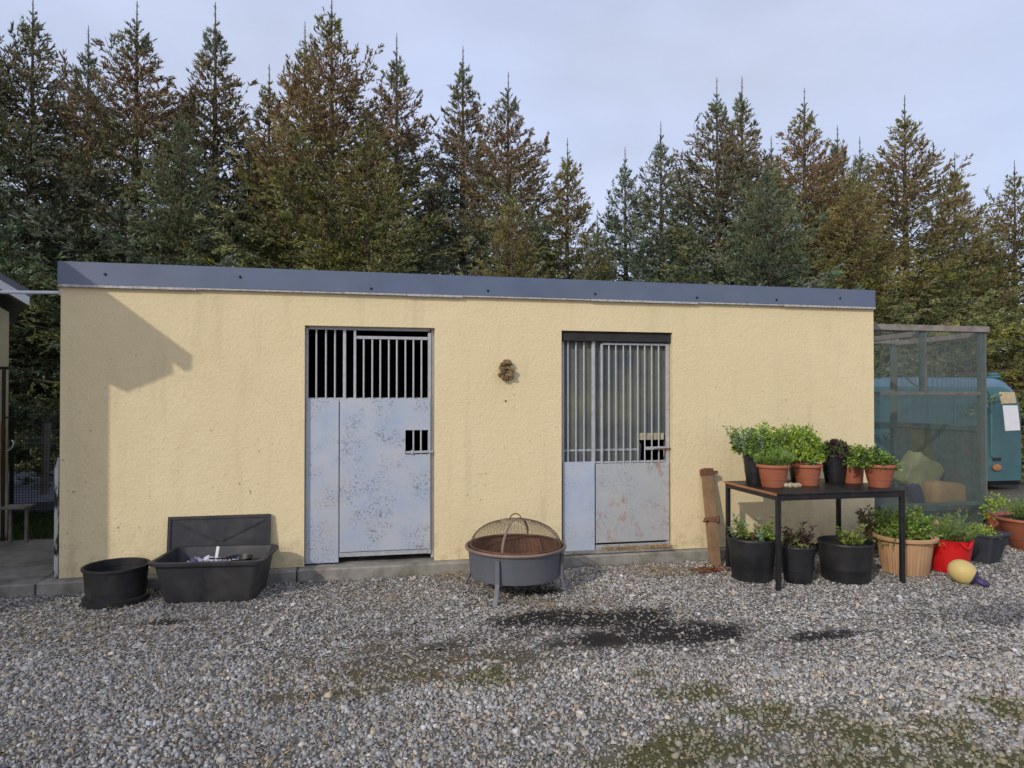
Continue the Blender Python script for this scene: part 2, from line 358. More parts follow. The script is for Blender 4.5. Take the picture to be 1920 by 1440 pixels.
# ------------------------------------------------------------------ ground
XL, XR = -2.60, 5.12; ZT = 2.44; ZR = 2.63
def blob(x, y, px, py, rx, ry, seed, amp=0.9):
    c = on_z(px, py); ca, sa = math.cos(YAW), math.sin(YAW)
    dx = x - c.x; dy = y - c.y; u = dx * ca + dy * -sa * -1; u = dx * math.cos(-YAW) - 0 * dy; v = dy
    d = np.sqrt((dx / rx) ** 2 + (v / ry) ** 2) + (fbm(x, y, 3.5, seed) - 0.5) * amp * 2.0
    return np.clip((1.25 - d) / 0.7, 0, 1)
def patches(x, y):
    z = np.zeros_like(x)
    ash = z
    for a in ((1090, 1165, 0.56, 0.30, 11), (1290, 1182, 0.60, 0.24, 12), (1190, 1195, 0.5, 0.24, 13), (1555, 1190, 0.40, 0.07, 14), (300, 1165, 0.28, 0.07, 15), (1020, 1110, 0.2, 0.12, 18)):
        ash = np.maximum(ash, blob(x, y, *a))
    for a in ((860, 1205, 0.25, 0.08, 16), (740, 1190, 0.3, 0.06, 17)): ash = np.maximum(ash, 0.55 * blob(x, y, *a))
    earth = z
    for a in ((730, 1245, 0.6, 0.30, 21), (900, 1235, 0.6, 0.32, 22), (620, 1300, 0.3, 0.1, 23)): earth = np.maximum(earth, blob(x, y, *a))
    moss = z
    for a in ((1330, 1400, 0.55, 0.22, 31), (1700, 1380, 0.7, 0.22, 32), (1850, 1420, 0.5, 0.25, 33), (1560, 1440, 0.6, 0.2, 34), (1250, 1260, 0.2, 0.1, 35), (960, 1400, 0.06, 0.05, 36), (1180, 1440, 0.4, 0.2, 37), (1480, 1350, 0.6, 0.16, 38), (1300, 1300, 0.3, 0.12, 39), (1800, 1340, 0.5, 0.15, 40), (700, 1270, 0.25, 0.1, 41), (930, 1270, 0.25, 0.1, 42)):
        moss = np.maximum(moss, blob(x, y, *a))
    dark_patch = blob(x, y, 1880, 1155, 0.75, 0.28, 41, 0.5)  # darker gravel tint in a blob at the far right
    return ash, earth, moss * np.clip((fbm(x, y, 5, 50) - 0.25) * 4, 0, 1), dark_patch
def gz(x, y): return G + (fbm(x, y, 0.7, 60) - 0.5) * 0.03 * np.clip((-0.25 - y) * 2, 0, 1)
xs = np.concatenate([np.linspace(-60, -6, 12)[:-1], np.arange(-6, 11, 0.05), np.linspace(11, 70, 12)[1:]])
ys = np.concatenate([np.linspace(-40, -7, 8)[:-1], np.arange(-7, 1.0, 0.05), np.linspace(1, 300, 30)[1:]])
XX, YY = np.meshgrid(xs, ys); x = XX.ravel(); y = YY.ravel()
ash, earth, moss, dark_patch = patches(x, y)
V = np.stack([x, y, gz(x, y) - 0.004], 1)
base = np.array([0.27, 0.24, 0.20]); C = np.tile(base, (len(x), 1)) * (0.8 + 0.4 * fbm(x, y, 1.3, 70))[:, None]
def mixc(C, m, c): return C * (1 - m[:, None]) + np.array(c) * m[:, None]
C = mixc(C, earth * 0.85, (0.19, 0.155, 0.095)); C = mixc(C, moss * 0.9, (0.15, 0.14, 0.035)); C = mixc(C, dark_patch * 0.6, (0.07, 0.07, 0.075)); C = mixc(C, ash * 0.95, (0.022, 0.018, 0.016))
C = mixc(C, np.clip((y - 1.0) / 0.6, 0, 1), (0.045, 0.055, 0.022))
nx, ny = len(xs), len(ys); ii = (np.arange(ny - 1)[:, None] * nx + np.arange(nx - 1)[None, :]).ravel()
gm = NT('gravel_ground'); ga = gm.add('ShaderNodeAttribute', attribute_name='Col')
gc = gm.mix(gm.ramp(gm.noise(90, 4, 0.7), 0.35, 0.7), gm.mix(0.55, ga.outputs['Color'], (0.03, 0.03, 0.03, 1)), ga.outputs['Color'])
gm.col(gc); gm.rough(0.95, 0, 0.2); gm.bump(gm.mul(gm.noise(70, 4, 0.7), gm.vor(60).outputs['Distance'], 'ADD'), 0.9, 0.02)
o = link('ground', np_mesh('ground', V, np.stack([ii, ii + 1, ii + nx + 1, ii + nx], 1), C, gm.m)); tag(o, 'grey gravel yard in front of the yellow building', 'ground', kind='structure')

# gravel stones
def make_gravel():
    rng = np.random.default_rng(3); pts = []
    n = 330000; x = rng.uniform(-4.6, 9.5, n); y = rng.uniform(-4.6, -0.12, n)
    dep = x * math.sin(-YAW) + (y - CAM.y) * math.cos(-YAW); xc = x * math.cos(YAW) + (y - CAM.y) * math.sin(YAW)
    keep = (dep > 2.2) & (np.abs(xc) < dep * 0.86 + 0.5)
    x, y, dep = x[keep], y[keep], dep[keep]
    ash, earth, moss, dark_patch = patches(x, y)
    pr = 1 - 0.82 * ash - 0.72 * earth - 0.5 * moss
    pr *= np.clip(0.55 + 0.9 * (fbm(x, y, 1.1, 80)), 0, 1)
    keep = rng.random(len(x)) < pr * 0.84
    x, y, dep, ash, earth, moss, dark_patch = [a[keep] for a in (x, y, dep, ash, earth, moss, dark_patch)]
    n = len(x); size = np.clip(rng.lognormal(math.log(0.0060), 0.38, n), 0.003, 0.02)
    big = rng.random(n) < 0.004; size[big] *= 1.7
    cube = np.array([(-1, -1, -1), (1, -1, -1), (1, 1, -1), (-1, 1, -1), (-.75, -.75, .8), (.75, -.75, .8), (.75, .75, .8), (-.75, .75, .8)], float) * 0.8
    quads = np.array([(4, 5, 6, 7), (0, 1, 5, 4), (2, 3, 7, 6), (0, 4, 7, 3), (1, 2, 6, 5)])
    protos = np.stack([cube + np.random.default_rng(i).uniform(-0.42, 0.42, (8, 3)) for i in range(40)])
    S = rng.uniform(0.6, 1.4, (n, 3)) * np.array([1.2, 1.0, 0.8]); lv = protos[rng.integers(0, 40, n)] * S[:, None, :] * size[:, None, None]
    rz = rng.uniform(0, 6.283, n); tx = rng.normal(0, .35, n); ty = rng.normal(0, .35, n)
    cz_, sz_ = np.cos(rz), np.sin(rz); Wx = lv[:, :, 0] * cz_[:, None] - lv[:, :, 1] * sz_[:, None]; Wy = lv[:, :, 0] * sz_[:, None] + lv[:, :, 1] * cz_[:, None]; Wz = lv[:, :, 2] + Wx * tx[:, None] + Wy * ty[:, None]
    W = np.stack([Wx, Wy, Wz], 2)
    W[:, :, 0] += x[:, None]; W[:, :, 1] += y[:, None]; W[:, :, 2] += (gz(x, y) + size * rng.uniform(-0.3, 0.55, n))[:, None]
    t = rng.random(n)[:, None]; val = np.clip(rng.lognormal(math.log(0.365), 0.27, n), 0.13, 0.68)[:, None]
    left = np.clip((1.2 - x) / 3.0, 0, 1)[:, None]  # shade over the left of the yard, painted into the stone colours
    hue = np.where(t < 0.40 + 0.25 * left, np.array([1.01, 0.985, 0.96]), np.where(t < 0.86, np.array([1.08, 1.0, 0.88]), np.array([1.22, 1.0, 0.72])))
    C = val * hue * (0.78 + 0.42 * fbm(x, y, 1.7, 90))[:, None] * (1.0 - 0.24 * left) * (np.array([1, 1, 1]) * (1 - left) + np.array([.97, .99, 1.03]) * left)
    C = mixc(C, earth * 0.4, (0.20, 0.165, 0.10)); C = mixc(C, moss * 0.6, (0.17, 0.155, 0.05)); C = mixc(C, dark_patch * 0.55, (0.075, 0.078, 0.09)); C = mixc(C, np.clip(ash * 1.2, 0, 1) * 0.45, (0.035, 0.03, 0.026))
    far = dep > 4.1
    Vn = W[~far].reshape(-1, 3); Cn = np.repeat(C[~far], 8, 0); qn = (np.arange((~far).sum())[:, None, None] * 8 + quads[None]).reshape(-1, 4)
    tn = np.concatenate([qn[:, [0, 1, 2]], qn[:, [0, 2, 3]]])
    nf = far.sum(); Wf = W[far]; ap = (Wf[:, 4:5] * .45 + Wf[:, 6:7] * .55) + np.array([0, 0, .001]); Vf = np.concatenate([Wf[:, :4] * .55 + Wf[:, 4:8] * .45, ap], 1); Vf[:, :4] += (Vf[:, :4] - Vf[:, :4].mean(1, keepdims=True)) * .15
    Vf = Vf.reshape(-1, 3); tf = (np.arange(nf)[:, None, None] * 5 + np.array([(0, 1, 4), (1, 2, 4), (2, 3, 4), (3, 0, 4)])[None]).reshape(-1, 3) + len(Vn)
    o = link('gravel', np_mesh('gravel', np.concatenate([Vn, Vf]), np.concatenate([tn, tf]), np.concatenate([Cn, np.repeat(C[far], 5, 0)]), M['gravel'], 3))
    tag(o, 'loose grey crushed gravel covering the yard', 'gravel', kind='stuff')
make_gravel()
def scatter_straw(name, label, n, px0, px1, py0, py1, L0, L1, w, cols, seed, groups=None):
    rng = np.random.default_rng(seed); P = []
    for i in range(n):
        if groups: g = groups[i % len(groups)]; q = on_z(rng.normal(g[0], g[2]), rng.normal(g[1], g[3]), G + 0.016)
        else: q = on_z(rng.uniform(px0, px1), rng.uniform(py0, py1), G + 0.016)
        if q.y > -0.13: q.y = -0.14 - rng.random() * 0.1
        P.append(q)
    P = np.array([tuple(p) for p in P]); a = rng.uniform(0, 2 * math.pi, n); D = np.stack([np.cos(a), np.sin(a), rng.uniform(-0.05, 0.12, n)], 1)
    C = np.array(cols)[rng.integers(0, len(cols), n)] * rng.uniform(0.7, 1.2, (n, 1))
    o = blade_obj(name, [blades(P, D, rng.uniform(L0, L1, n), w, C, rng, up=np.tile(np.array([[0, 0, 1.0]]), (n, 1)))], 'straw'); tag(o, label, 'straw', kind='stuff')
scatter_straw('straw', 'dry tan straw wisps scattered over the gravel', 1700, 0, 1900, 1075, 1440, 0.03, 0.13, 0.007, [(0.40, 0.28, 0.13), (0.45, 0.34, 0.18), (0.28, 0.19, 0.09)], 5,
              [(1215, 1072, 55, 8), (720, 1115, 60, 12), (150, 1170, 80, 25), (880, 1078, 40, 5), (700, 1260, 200, 50), (1250, 1065, 50, 4), (1100, 1120, 120, 20), (960, 1300, 600, 90), (1000, 1130, 60, 12), (400, 1350, 300, 60)])
scatter_straw('leaf_litter', 'brown leaf bits and bark crumbs lying on gravel', 500, 0, 1900, 1090, 1440, 0.015, 0.045, 0.014, [(0.10, 0.055, 0.03), (0.16, 0.08, 0.035), (0.07, 0.045, 0.03)], 6)

# ------------------------------------------------------------------ concrete
slab = MB()
cuts = [-6.5, -2.72, -0.70, 1.62, 3.9]
SLABY = [-0.15, -0.13, -0.10, -0.075, -0.06]
s_root = empty('concrete_slab', (-2, -0.1, 0)); s_root['kind'] = 'structure'; s_root['label'] = 'old mossy concrete slab under the building and yard side'
for i in range(len(cuts) - 1):
    y1 = 1.75 if i == 0 else 0.30
    MB().box(cuts[i] + 0.004, cuts[i + 1] - 0.004, SLABY[i], y1, -0.4, -0.0015 * i, bev=0.012).build('slab_section', 'conc', s_root)

# ------------------------------------------------------------------ main building
D1L, D1R = wx(571), wx(815); D2L, D2R = wx(1053), wx(1261); DT = 2.14; WT = 0.22; DEPTH = 4.2
bld = empty('stable_block', (1.26, 0, 0), 'long low yellow roughcast outbuilding with slate-blue roof trim and two barred doors', 'building')
w = MB()
rngw = random.Random(4)
def jag(v): return v
xc = [XL, D1L, D1R, D2L, D2R, XR]; zc = [0.0, DT, ZT + 0.03]
vid = {}
def vv(x, z, y):
    k = (round(x, 4), round(z, 4), round(y, 4))
    if k not in vid: vid[k] = len(w.v); w.v.append(Vector((x, y, z)))
    return vid[k]
for i in range(5):
    for j in range(2):
        if j == 0 and i in (1, 3): continue
        for yy, fl in ((0, 0), (WT, 1)):
            q = [vv(xc[i], zc[j], yy), vv(xc[i + 1], zc[j], yy), vv(xc[i + 1], zc[j + 1], yy), vv(xc[i], zc[j + 1], yy)]
            w.f.append(tuple(q)); w.sm.append(False)
def strip(a, b):
    w.f.append((vv(a[0], a[1], 0), vv(b[0], b[1], 0), vv(b[0], b[1], WT), vv(a[0], a[1], WT))); w.sm.append(False)
for l, r in ((D1L, D1R), (D2L, D2R)): strip((l, 0), (l, DT)); strip((l, DT), (r, DT)); strip((r, DT), (r, 0))
for i in (0, 2, 4): strip((xc[i], 0), (xc[i + 1], 0))
strip((XL, 0), (XL, DT)); strip((XL, DT), (XL, zc[2])); strip((XR, 0), (XR, DT)); strip((XR, DT), (XR, zc[2]))
for i in range(5): strip((xc[i], zc[2]), (xc[i + 1], zc[2]))
w.build('front_wall', 'wall', bld)
MB().box(XL, XL + 0.2, WT + 0.002, DEPTH, -0.3, 2.36).build('side_wall', 'wall', bld)
MB().box(XR - 0.2, XR, WT + 0.002, DEPTH, -0.3, 2.36).build('side_wall', 'wall', bld)
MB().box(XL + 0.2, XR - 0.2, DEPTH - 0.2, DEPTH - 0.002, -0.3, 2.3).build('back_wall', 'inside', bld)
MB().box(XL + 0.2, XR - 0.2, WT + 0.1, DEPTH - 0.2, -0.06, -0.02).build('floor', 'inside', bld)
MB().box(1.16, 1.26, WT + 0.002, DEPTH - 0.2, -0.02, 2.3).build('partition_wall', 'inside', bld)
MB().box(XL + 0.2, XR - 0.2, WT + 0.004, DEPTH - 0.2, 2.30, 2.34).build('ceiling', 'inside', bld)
rf = MB().prism([(XL - 0.02, 0), (XR + 0.02, 0), (XR + 0.02, 0.03), (XL - 0.02, 0.03)], 0, 1)
rfm = MB(); rfm.add([(XL - .015, -0.005, 2.575), (XR + .0, -0.005, 2.575), (XR, DEPTH + .1, 2.37), (XL - .015, DEPTH + .1, 2.37), (XL - .015, -0.005, 2.60), (XR, -0.005, 2.60), (XR, DEPTH + .1, 2.40), (XL - .015, DEPTH + .1, 2.40)], [(0, 1, 2, 3), (4, 5, 6, 7), (0, 1, 5, 4), (1, 2, 6, 5), (2, 3, 7, 6), (3, 0, 4, 7)])
rfm.build('roof', 'roof', bld)
fm = MB().add([(XL - .012, -0.035, ZT), (XR - 0.004, -0.035, ZT + .012), (XR - 0.004, -0.030, ZR - .004), (XL - .012, -0.030, ZR), (XL - .012, -0.008, ZT), (XR - .004, -0.008, ZT + .012), (XR - .004, 0.06, ZR + .002), (XL - .012, 0.06, ZR + .006)], [(0, 1, 2, 3), (4, 5, 6, 7), (0, 1, 5, 4), (1, 2, 6, 5), (2, 3, 7, 6), (3, 0, 4, 7)])
fas = fm.build('fascia', 'fascia', bld)
dm = MB()
xx = XL - 0.01
while xx < XR - 0.02:
    L = rngw.uniform(0.35, 1.3); x1 = min(xx + L, XR - 0.006); dz = rngw.uniform(-0.006, 0.004)
    zz = ZT + .012 * (xx - XL) / (XR - XL); dm.box(xx + .004, x1, -0.042 + rngw.uniform(0, .006), -0.003, zz - 0.017 + dz, zz - 0.002); xx = x1
dm.build('drip_edge', 'drip', bld)
scm = MB().lathe([(0.0001, 0.0), (0.010, 0.0), (0.012, 0.003), (0.008, 0.008), (0.0001, 0.009)], (0, 0, 0), 10).mesh('screw', M['steel'])
for px, py in ((197, 514), (450, 519), (696, 541), (915, 545), (1116, 551), (1307, 558), (1456, 562), (1575, 559)):
    p = on_y(px, py, -0.036); sc = link('screw', scm, fas, p); sc.rotation_euler = (R(90), 0, 0)

# gates --------------------------------------------------------------
def barmesh(name, h, r, mat='bar'):
    return MB().tube([(0, 0, 0), (0, 0, h)], r, 8).mesh(name, M[mat])
GY = 0.085
def gx(px): return wx(px, GY)
def gzz(px, py): return wz(px, py, GY)
# gate one
zb = gzz(700, 748); ztop = gzz(600, 618); zdt = gzz(730, 634)
g1 = MB()
g1.box(gx(572) + .006, gx(577) + .006, GY - .02, GY + .02, 0.02, ztop + .02, .003)
g1.box(gx(643), gx(649), GY - .018, GY + .022, zb - .02, ztop + .002, .003)
g1.box(gx(663), gx(668), GY - .03, GY + .005, zb - .06, ztop + .0, .003)
g1.box(gx(802), gx(808), GY - .03, GY + .005, gzz(800, 1037), ztop - .012, .003)
g1.box(gx(577) + .008, gx(806), GY - .012, GY + .024, ztop, ztop + .035, .003)
g1.box(gx(668) + .001, gx(802) - .001, GY - .028, GY + .003, zdt - .014, zdt + .014, .003)
g1.box(gx(577) + .008, gx(802) - .001, GY + .006, GY + .026, zb - .03, zb + .012, .003)
g1.box(gx(637), gx(802) - .001, GY - .03, GY - .0, gzz(720, 1040), gzz(720, 1031), .003)
g1.box(gx(808) + .002, D1R - .003, GY - .012, GY + .02, 0.012, ztop + .03, .002)
gate1 = g1.build('barred_gate', 'bar', bld); gate1['label'] = 'galvanised gate with tall solid sheet and short bars'
bm1 = barmesh('bar', ztop - zb + .004, 0.0085); bm2 = barmesh('bar', zdt - zb + .004, 0.0085)
for px in (593, 611, 628): link('bar', bm1, gate1, (gx(px), GY + .002, zb - .002))
for px in (682, 698, 713, 729, 744, 760, 775, 790): link('bar', bm2, gate1, (gx(px), GY - .014, zb - .002))
MB().box(gx(573) + .004, gx(636), GY - .036, GY - .030, 0.012, zb + .004, .002).build('sheet_panel', 'galv', gate1)
# sheet with a hatch hole
hx0, hx1 = gx(760), gx(803); hz0, hz1 = gzz(780, 851), gzz(780, 806); sx0, sx1 = gx(637) + .003, gx(806); sz0, sz1 = gzz(720, 1030), zb + .004
sh = MB(); y0, y1 = GY - .042, GY - .036
for a in ((sx0, hx0, sz0, sz1), (hx0, hx1, sz0, hz0), (hx0, hx1, hz1, sz1), (hx1, sx1, sz0, sz1)): sh.box(a[0], a[1], y0, y1, a[2], a[3])
sh.build('sheet_panel', 'galv', gate1)
bm3 = barmesh('hatch_bar', hz1 - hz0, 0.008)
for px in (775, 789): link('hatch_bar', bm3, gate1, (gx(px), GY - .03, hz0))
lm = MB().bar((gx(761), y0 - .006, gzz(780, 847)), (gx(812), y0 - .006, gzz(780, 846)), .018, .02); lm.bar((gx(772), y0 - .012, gzz(780, 850)), (gx(772), y0 - .012, gzz(780, 843)), .02)
lm.build('latch_bolt', 'bar', gate1)
# gate two
zb2 = gzz(1150, 864); zt2 = gzz(1150, 645)
g2 = MB()
g2.box(gx(1109), gx(1115), GY - .02, GY + .02, zb2 - .03, zt2 + .03, .003)
g2.box(gx(1125), gx(1129), GY - .028, GY + .002, zb2 - .03, zt2, .003)
g2.box(gx(1247), gx(1253), GY - .028, GY + .004, gzz(1180, 1024), zt2 + .008, .003)
g2.box(gx(1129) + .001, gx(1247) - .001, GY - .026, GY + .0, zt2 - .012, zt2 + .01, .003)
g2.box(gx(1054), gx(1247) - .001, GY - .01, GY + .022, zb2 - .022, zb2 - .002, .003)
g2.box(gx(1115) + .001, gx(1247) - .001, GY - .03, GY + .0, gzz(1180, 1027), gzz(1180, 1018), .003)
g2.box(gx(1053) + .004, gx(1058), GY - .0, GY + .03, 0.02, zt2 + .03, .003)
g2.box(gx(1208), gx(1247) - .001, GY - .03, GY - .012, gzz(1225, 843), gzz(1225, 837), .002)
g2.box(gx(1253) + .002, D2R - .003, GY - .012, GY + .02, 0.022, zt2 + .03, .002)
gate2 = g2.build('barred_gate', 'bar', bld); gate2['label'] = 'galvanised gate with long bars over a short rust-spotted sheet'
bm4 = barmesh('bar', zt2 - zb2 + .03, 0.008); bm5 = barmesh('bar', zt2 - zb2 + .022, 0.0075)
for px in (1065, 1080, 1095): link('bar', bm4, gate2, (gx(px), GY + .002, zb2 - .012))
for px in (1141, 1154, 1168, 1181, 1195, 1208, 1221, 1234): link('bar', bm5, gate2, (gx(px), GY - .012, zb2 - .03))
MB().box(gx(1053) + .004, gx(1113), GY - .036, GY - .030, 0.012, zb2 + .0, .002).build('sheet_panel', 'galv_pale', gate2)
MB().box(gx(1114) + .003, gx(1251), GY - .042, GY - .036, gzz(1180, 1014), zb2 - .022, .002).build('sheet_panel', 'galv_rust', gate2)
# backing sheet with a torn corner
bx0, bx1 = gx(1058), gx(1254); cz = gzz(1225, 822); cx_ = gx(1203)
bs = MB(); poly = [(bx0, zb2 - .0), (cx_, zb2), (cx_ + .01, cz - .06), (cx_ - .02, cz - .01), (cx_ + .05, cz + .015), (cx_ + .12, cz), (bx1, cz + .03), (bx1, zt2 + .02), (bx0, zt2 + .02)]
bs.prism(poly, GY + .035, GY + .039); bs.build('backing_sheet', 'sheet', gate2)
MB().box(gx(1058), gx(1200), GY + .026, GY + .032, gzz(1130, 846), gzz(1130, 842)).build('sheet_rail', 'bar', gate2)
MB().box(gx(1196), gx(1246), GY + .012, GY + .034, gzz(1225, 825), gzz(1225, 812), .004).build('wooden_batten', 'stone', gate2)
lm = MB().bar((gx(1224), GY - .04, gzz(1225, 842)), (gx(1258), GY - .04, gzz(1225, 841)), .014); lm.bar((gx(1256), GY - .04, gzz(1225, 836)), (gx(1256), GY - .04, gzz(1225, 847)), .012); lm.build('latch_bolt', 'rust', gate2)
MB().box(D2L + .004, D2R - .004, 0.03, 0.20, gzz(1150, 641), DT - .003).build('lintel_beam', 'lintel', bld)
MB().box(D2L + .004, D2R - .004, -0.045, 0.20, 0.0, 0.02, .006).build('threshold', 'conc', bld)
rng = np.random.default_rng(12); n = 500
P = np.stack([rng.uniform(gx(1125), D2R - .02, n), rng.uniform(-0.04, 0.09, n), np.full(n, 0.024) + rng.random(n) * .02], 1); a = rng.uniform(0, 6.28, n); D = np.stack([np.cos(a), np.sin(a) * .5, rng.uniform(-.1, .3, n)], 1)
o = blade_obj('straw_bedding', [blades(P, D, rng.uniform(.03, .09, n), .006, np.array([0.5, 0.34, 0.15]) * rng.uniform(.6, 1.1, (n, 1)), rng)], 'straw'); tag(o, 'tan straw spilling over the doorstep of the longer-barred gate', 'straw', kind='stuff')

# rope knot on wall, hole
rp = on_y(948, 695, 0); rope = empty('rope_knot', rp, 'frayed brown rope knot hanging on the wall between the doors', 'rope')
m = MB()
for k, (rr, zz, tl, ph) in enumerate(((.045, .045, .5, 0), (.05, .005, -.4, 1), (.05, -.035, .35, 2), (.042, -.06, -.2, .5), (.03, .07, .8, 1.2))):
    m.tube([rp + Vector((rr * math.cos(t) + .012 * math.sin(3 * t + ph) + (.008 if k % 2 else -.008), -.035 - .02 * math.sin(t * 2 + ph), zz + rr * .55 * math.sin(t) + tl * rr * .5 * math.cos(t))) for t in np.linspace(0, 2 * math.pi, 22)[:-1]], .0155, 7, closed=True)
m.build('coil', 'rope', rope)
m = MB(); rr_ = random.Random(3)
for k in range(16):
    a = rr_.uniform(0, 6.28); p = rp + Vector((.045 * math.cos(a), -.04, .06 * math.sin(a))); m.tube([p, p + Vector((rr_.uniform(-.03, .03), -.01, rr_.uniform(-.035, .02)))], .0025, 4)
m.build('frayed_end', 'rope', rope)['kind'] = 'stuff'
MB().tube([rp + Vector((0.0, .01, .075)), rp + Vector((0.0, -.06, .08))], .004, 6).build('nail', 'rust', rope)
hp = on_y(948, 752, 0); MB().lathe([(.0001, 0), (.008, 0), (.010, .004), (.0001, .004)], (0, 0, 0), 10)
o = MB().tube([hp + Vector((0, .004, 0)), hp + Vector((0, -.004, 0))], .009, 10).build('hole_disc', 'lintel', bld)  # flat dark disc stands in for the darkness of a small hole
m = MB(); m.box(XL - .035, XL - .006, -0.012, .03, 0.0, 1.0, .004); o = m.build('corner_batten', 'flake', bld)

# ------------------------------------------------------------------ house that shades the wall's left end (left of the picture)
def sun_back(p, k): return Vector(p) - SUN * (k / SUN.y)
K = 2.0
cw = sun_back(on_y(212, 900), K); tip = sun_back(on_y(362, 667), K); v0 = sun_back(on_y(150, 540), K); bxr = sun_back(on_y(326, 676), K); bxb = sun_back(on_y(326, 702), K); bxl = sun_back(on_y(240, 737), K); bx0 = sun_back(on_y(212, 722), K); gbot = sun_back(on_y(350, 686), K)
hs = empty('house', (cw.x, -K, 0), 'cream gable-ended house just beyond the left edge of the photo', 'house')
HL = cw.x - 6.0; sl_ = (v0.z - tip.z) / (v0.x - tip.x); ridge_x = (HL + cw.x) / 2; ridge_z = tip.z + sl_ * (ridge_x - tip.x); HB = 0.55
MB().prism([(HL, -0.3), (cw.x, -0.3), (cw.x, bx0.z + .12), (ridge_x, ridge_z - .3), (HL, bx0.z + .12)], -K + .03, HB).build('wall', 'house_wall', hs)
m = MB(); m.prism([(tip.x, tip.z), (ridge_x, ridge_z), (2 * ridge_x - tip.x, tip.z), (2 * ridge_x - tip.x, tip.z - .07), (ridge_x, ridge_z - .09), (tip.x - .01, tip.z - .07)], -K - .0, HB + .15); m.build('roof', 'roof', hs)
m = MB(); m.prism([(cw.x - .02, bx0.z), (bxl.x, bxl.z), (bxb.x, bxb.z), (bxr.x, bxr.z + .02), (cw.x - .02, bxr.z + .02 - sl_ * (bxr.x - cw.x))], -K + .004, HB + .1); m.build('eaves_box', 'white', hs)
m = MB(); m.tube([(tip.x - .04, -K + .01, tip.z - .10), (tip.x - .04, HB + .1, tip.z - .10)], .045, 10); m.build('gutter', 'steel', hs)

# ------------------------------------------------------------------ low shed at the far left
SY = 1.95
c0 = on_y(17, 600, SY); shx = c0.x
shd = empty('shed', (shx, SY, 0), 'low cream shed with white verge board at the left edge behind the slab', 'shed')
MB().prism([(shx - 2.2, -.2), (shx, -.2), (shx, 2.42), (shx - 2.2, 3.7)], SY, SY + 3).build('wall', 'house_wall', shd)
t1 = Vector((shx + .17, 0, on_y(58, 560, SY - .15).z)); sl2 = 0.62
m = MB(); m.prism([(t1.x, t1.z), (t1.x - 2.2, t1.z + 2.2 * sl2), (t1.x - 2.2, t1.z + 2.2 * sl2 + .08), (t1.x + .03, t1.z + .08)], SY - .2, SY + 3.1); m.build('roof', 'roof', shd)
m = MB(); m.prism([(t1.x - .005, t1.z - .07), (t1.x - 2.2, t1.z - .07 + 2.2 * sl2), (t1.x - 2.2, t1.z + .02 + 2.2 * sl2), (t1.x - .005, t1.z + .02)], SY - .225, SY - .202); m.build('verge_board', 'white', shd)
m = MB(); m.prism([(t1.x - .01, t1.z - .07), (t1.x - 2.2, t1.z - .07 + 2.2 * sl2), (t1.x - 2.2, t1.z - .05 + 2.2 * sl2), (t1.x - .01, t1.z - .05)], SY - .2, SY + .0); m.build('soffit', 'greywood', shd)
shd.rotation_euler = (0, 0, R(28))
# kennel gate frame in front of shed
KY = 1.72
kg = empty('kennel_gate', on_y(4, 900, KY), 'black tube gate frame with an orange board at the left edge', 'gate')
xa, xb = wx(1, KY), wx(7, KY)
m = MB(); z0, z1 = 0.02, wz(5, 690, KY)
m.tube([(xb, KY, 0.0), (xb, KY, z1)], .018, 8); m.tube([(xb - 1.0, KY, 0.0), (xb - 1.0, KY, z1)], .018, 8)
m.tube([(xb - 1.0, KY, z1), (wx(15, KY), KY, z1)], .016, 8); m.build('frame', 'steel', kg)
MB().box(xb - .98, wx(5, KY), KY - .03, KY - .02, wz(3, 905, KY), wz(3, 790, KY), .004).build('board', 'orange', kg)
MB().tube([(xb, KY, wz(5, 783, KY)), (wx(14, KY), KY + .15, wz(5, 783, KY))], .01, 6).build('hinge_pin', 'steel', kg)
# white pipe
pp0, pp1 = on_y(-60, 546.5, .06), on_y(109, 548.5, .06)
pipe = empty('pipe', pp1, 'thin white pipe running from the building corner to the left edge', 'pipe')
MB().tube([pp0 - Vector((1.0, 0, 0)), pp0, (pp0 + pp1) / 2 + Vector((0, 0, -.002)), Vector((XL - .002, pp1.y, pp1.z))], .014, 10).build('tube', 'pvc', pipe)
MB().box(XL - .03, XL - .002, pp1.y - .03, pp1.y + .03, pp1.z - .03, pp1.z + .03, .006).build('bracket', 'bar', pipe)
# mesh fence, grass, grey sheet, bench
FY = 2.9
fl0, fl1 = wx(18, FY) - .3, wx(140, FY) + .3
fen = empty('mesh_fence', ((fl0 + fl1) / 2, FY, 0), 'dark square wire mesh fence between shed and yellow building', 'fence')
zt_ = wz(60, 770, FY)
def wire_mesh(name, x0, x1, z0, z1, y, step, t, mat, parent, ax=0):
    m = MB()
    for k in range(int((x1 - x0) / step) + 1): xx = x0 + k * step; m.box(xx - t / 2, xx + t / 2, y - t / 2, y + t / 2, z0, z1)
    for k in range(int((z1 - z0) / step) + 1): zz = z0 + k * step; m.box(x0, x1, y + t * .55, y + t * 1.55, zz - t / 2, zz + t / 2)
    o = m.build(name, mat, parent); o['kind'] = 'stuff'; return o
wire_mesh('wire_mesh', fl0, fl1, 0.0, zt_, FY, .032, .004, 'wire_green', fen)
for px in (20, 128): MB().tube([(wx(px, FY), FY + .03, -.1), (wx(px, FY), FY + .03, zt_ + .05)], .022, 8).build('post', 'steel', fen)
m = MB(); q = on_y(84, 900, 4.0); m.tube([(q.x, 4.0, -.1), (q.x + .02, 4.0, 1.15)], .05, 8)
o = m.build('timber_stake', 'greywood'); tag(o, 'pale timber stake standing behind the mesh fence', 'stake')
m = MB(); a = on_z(25, 915, .02); 
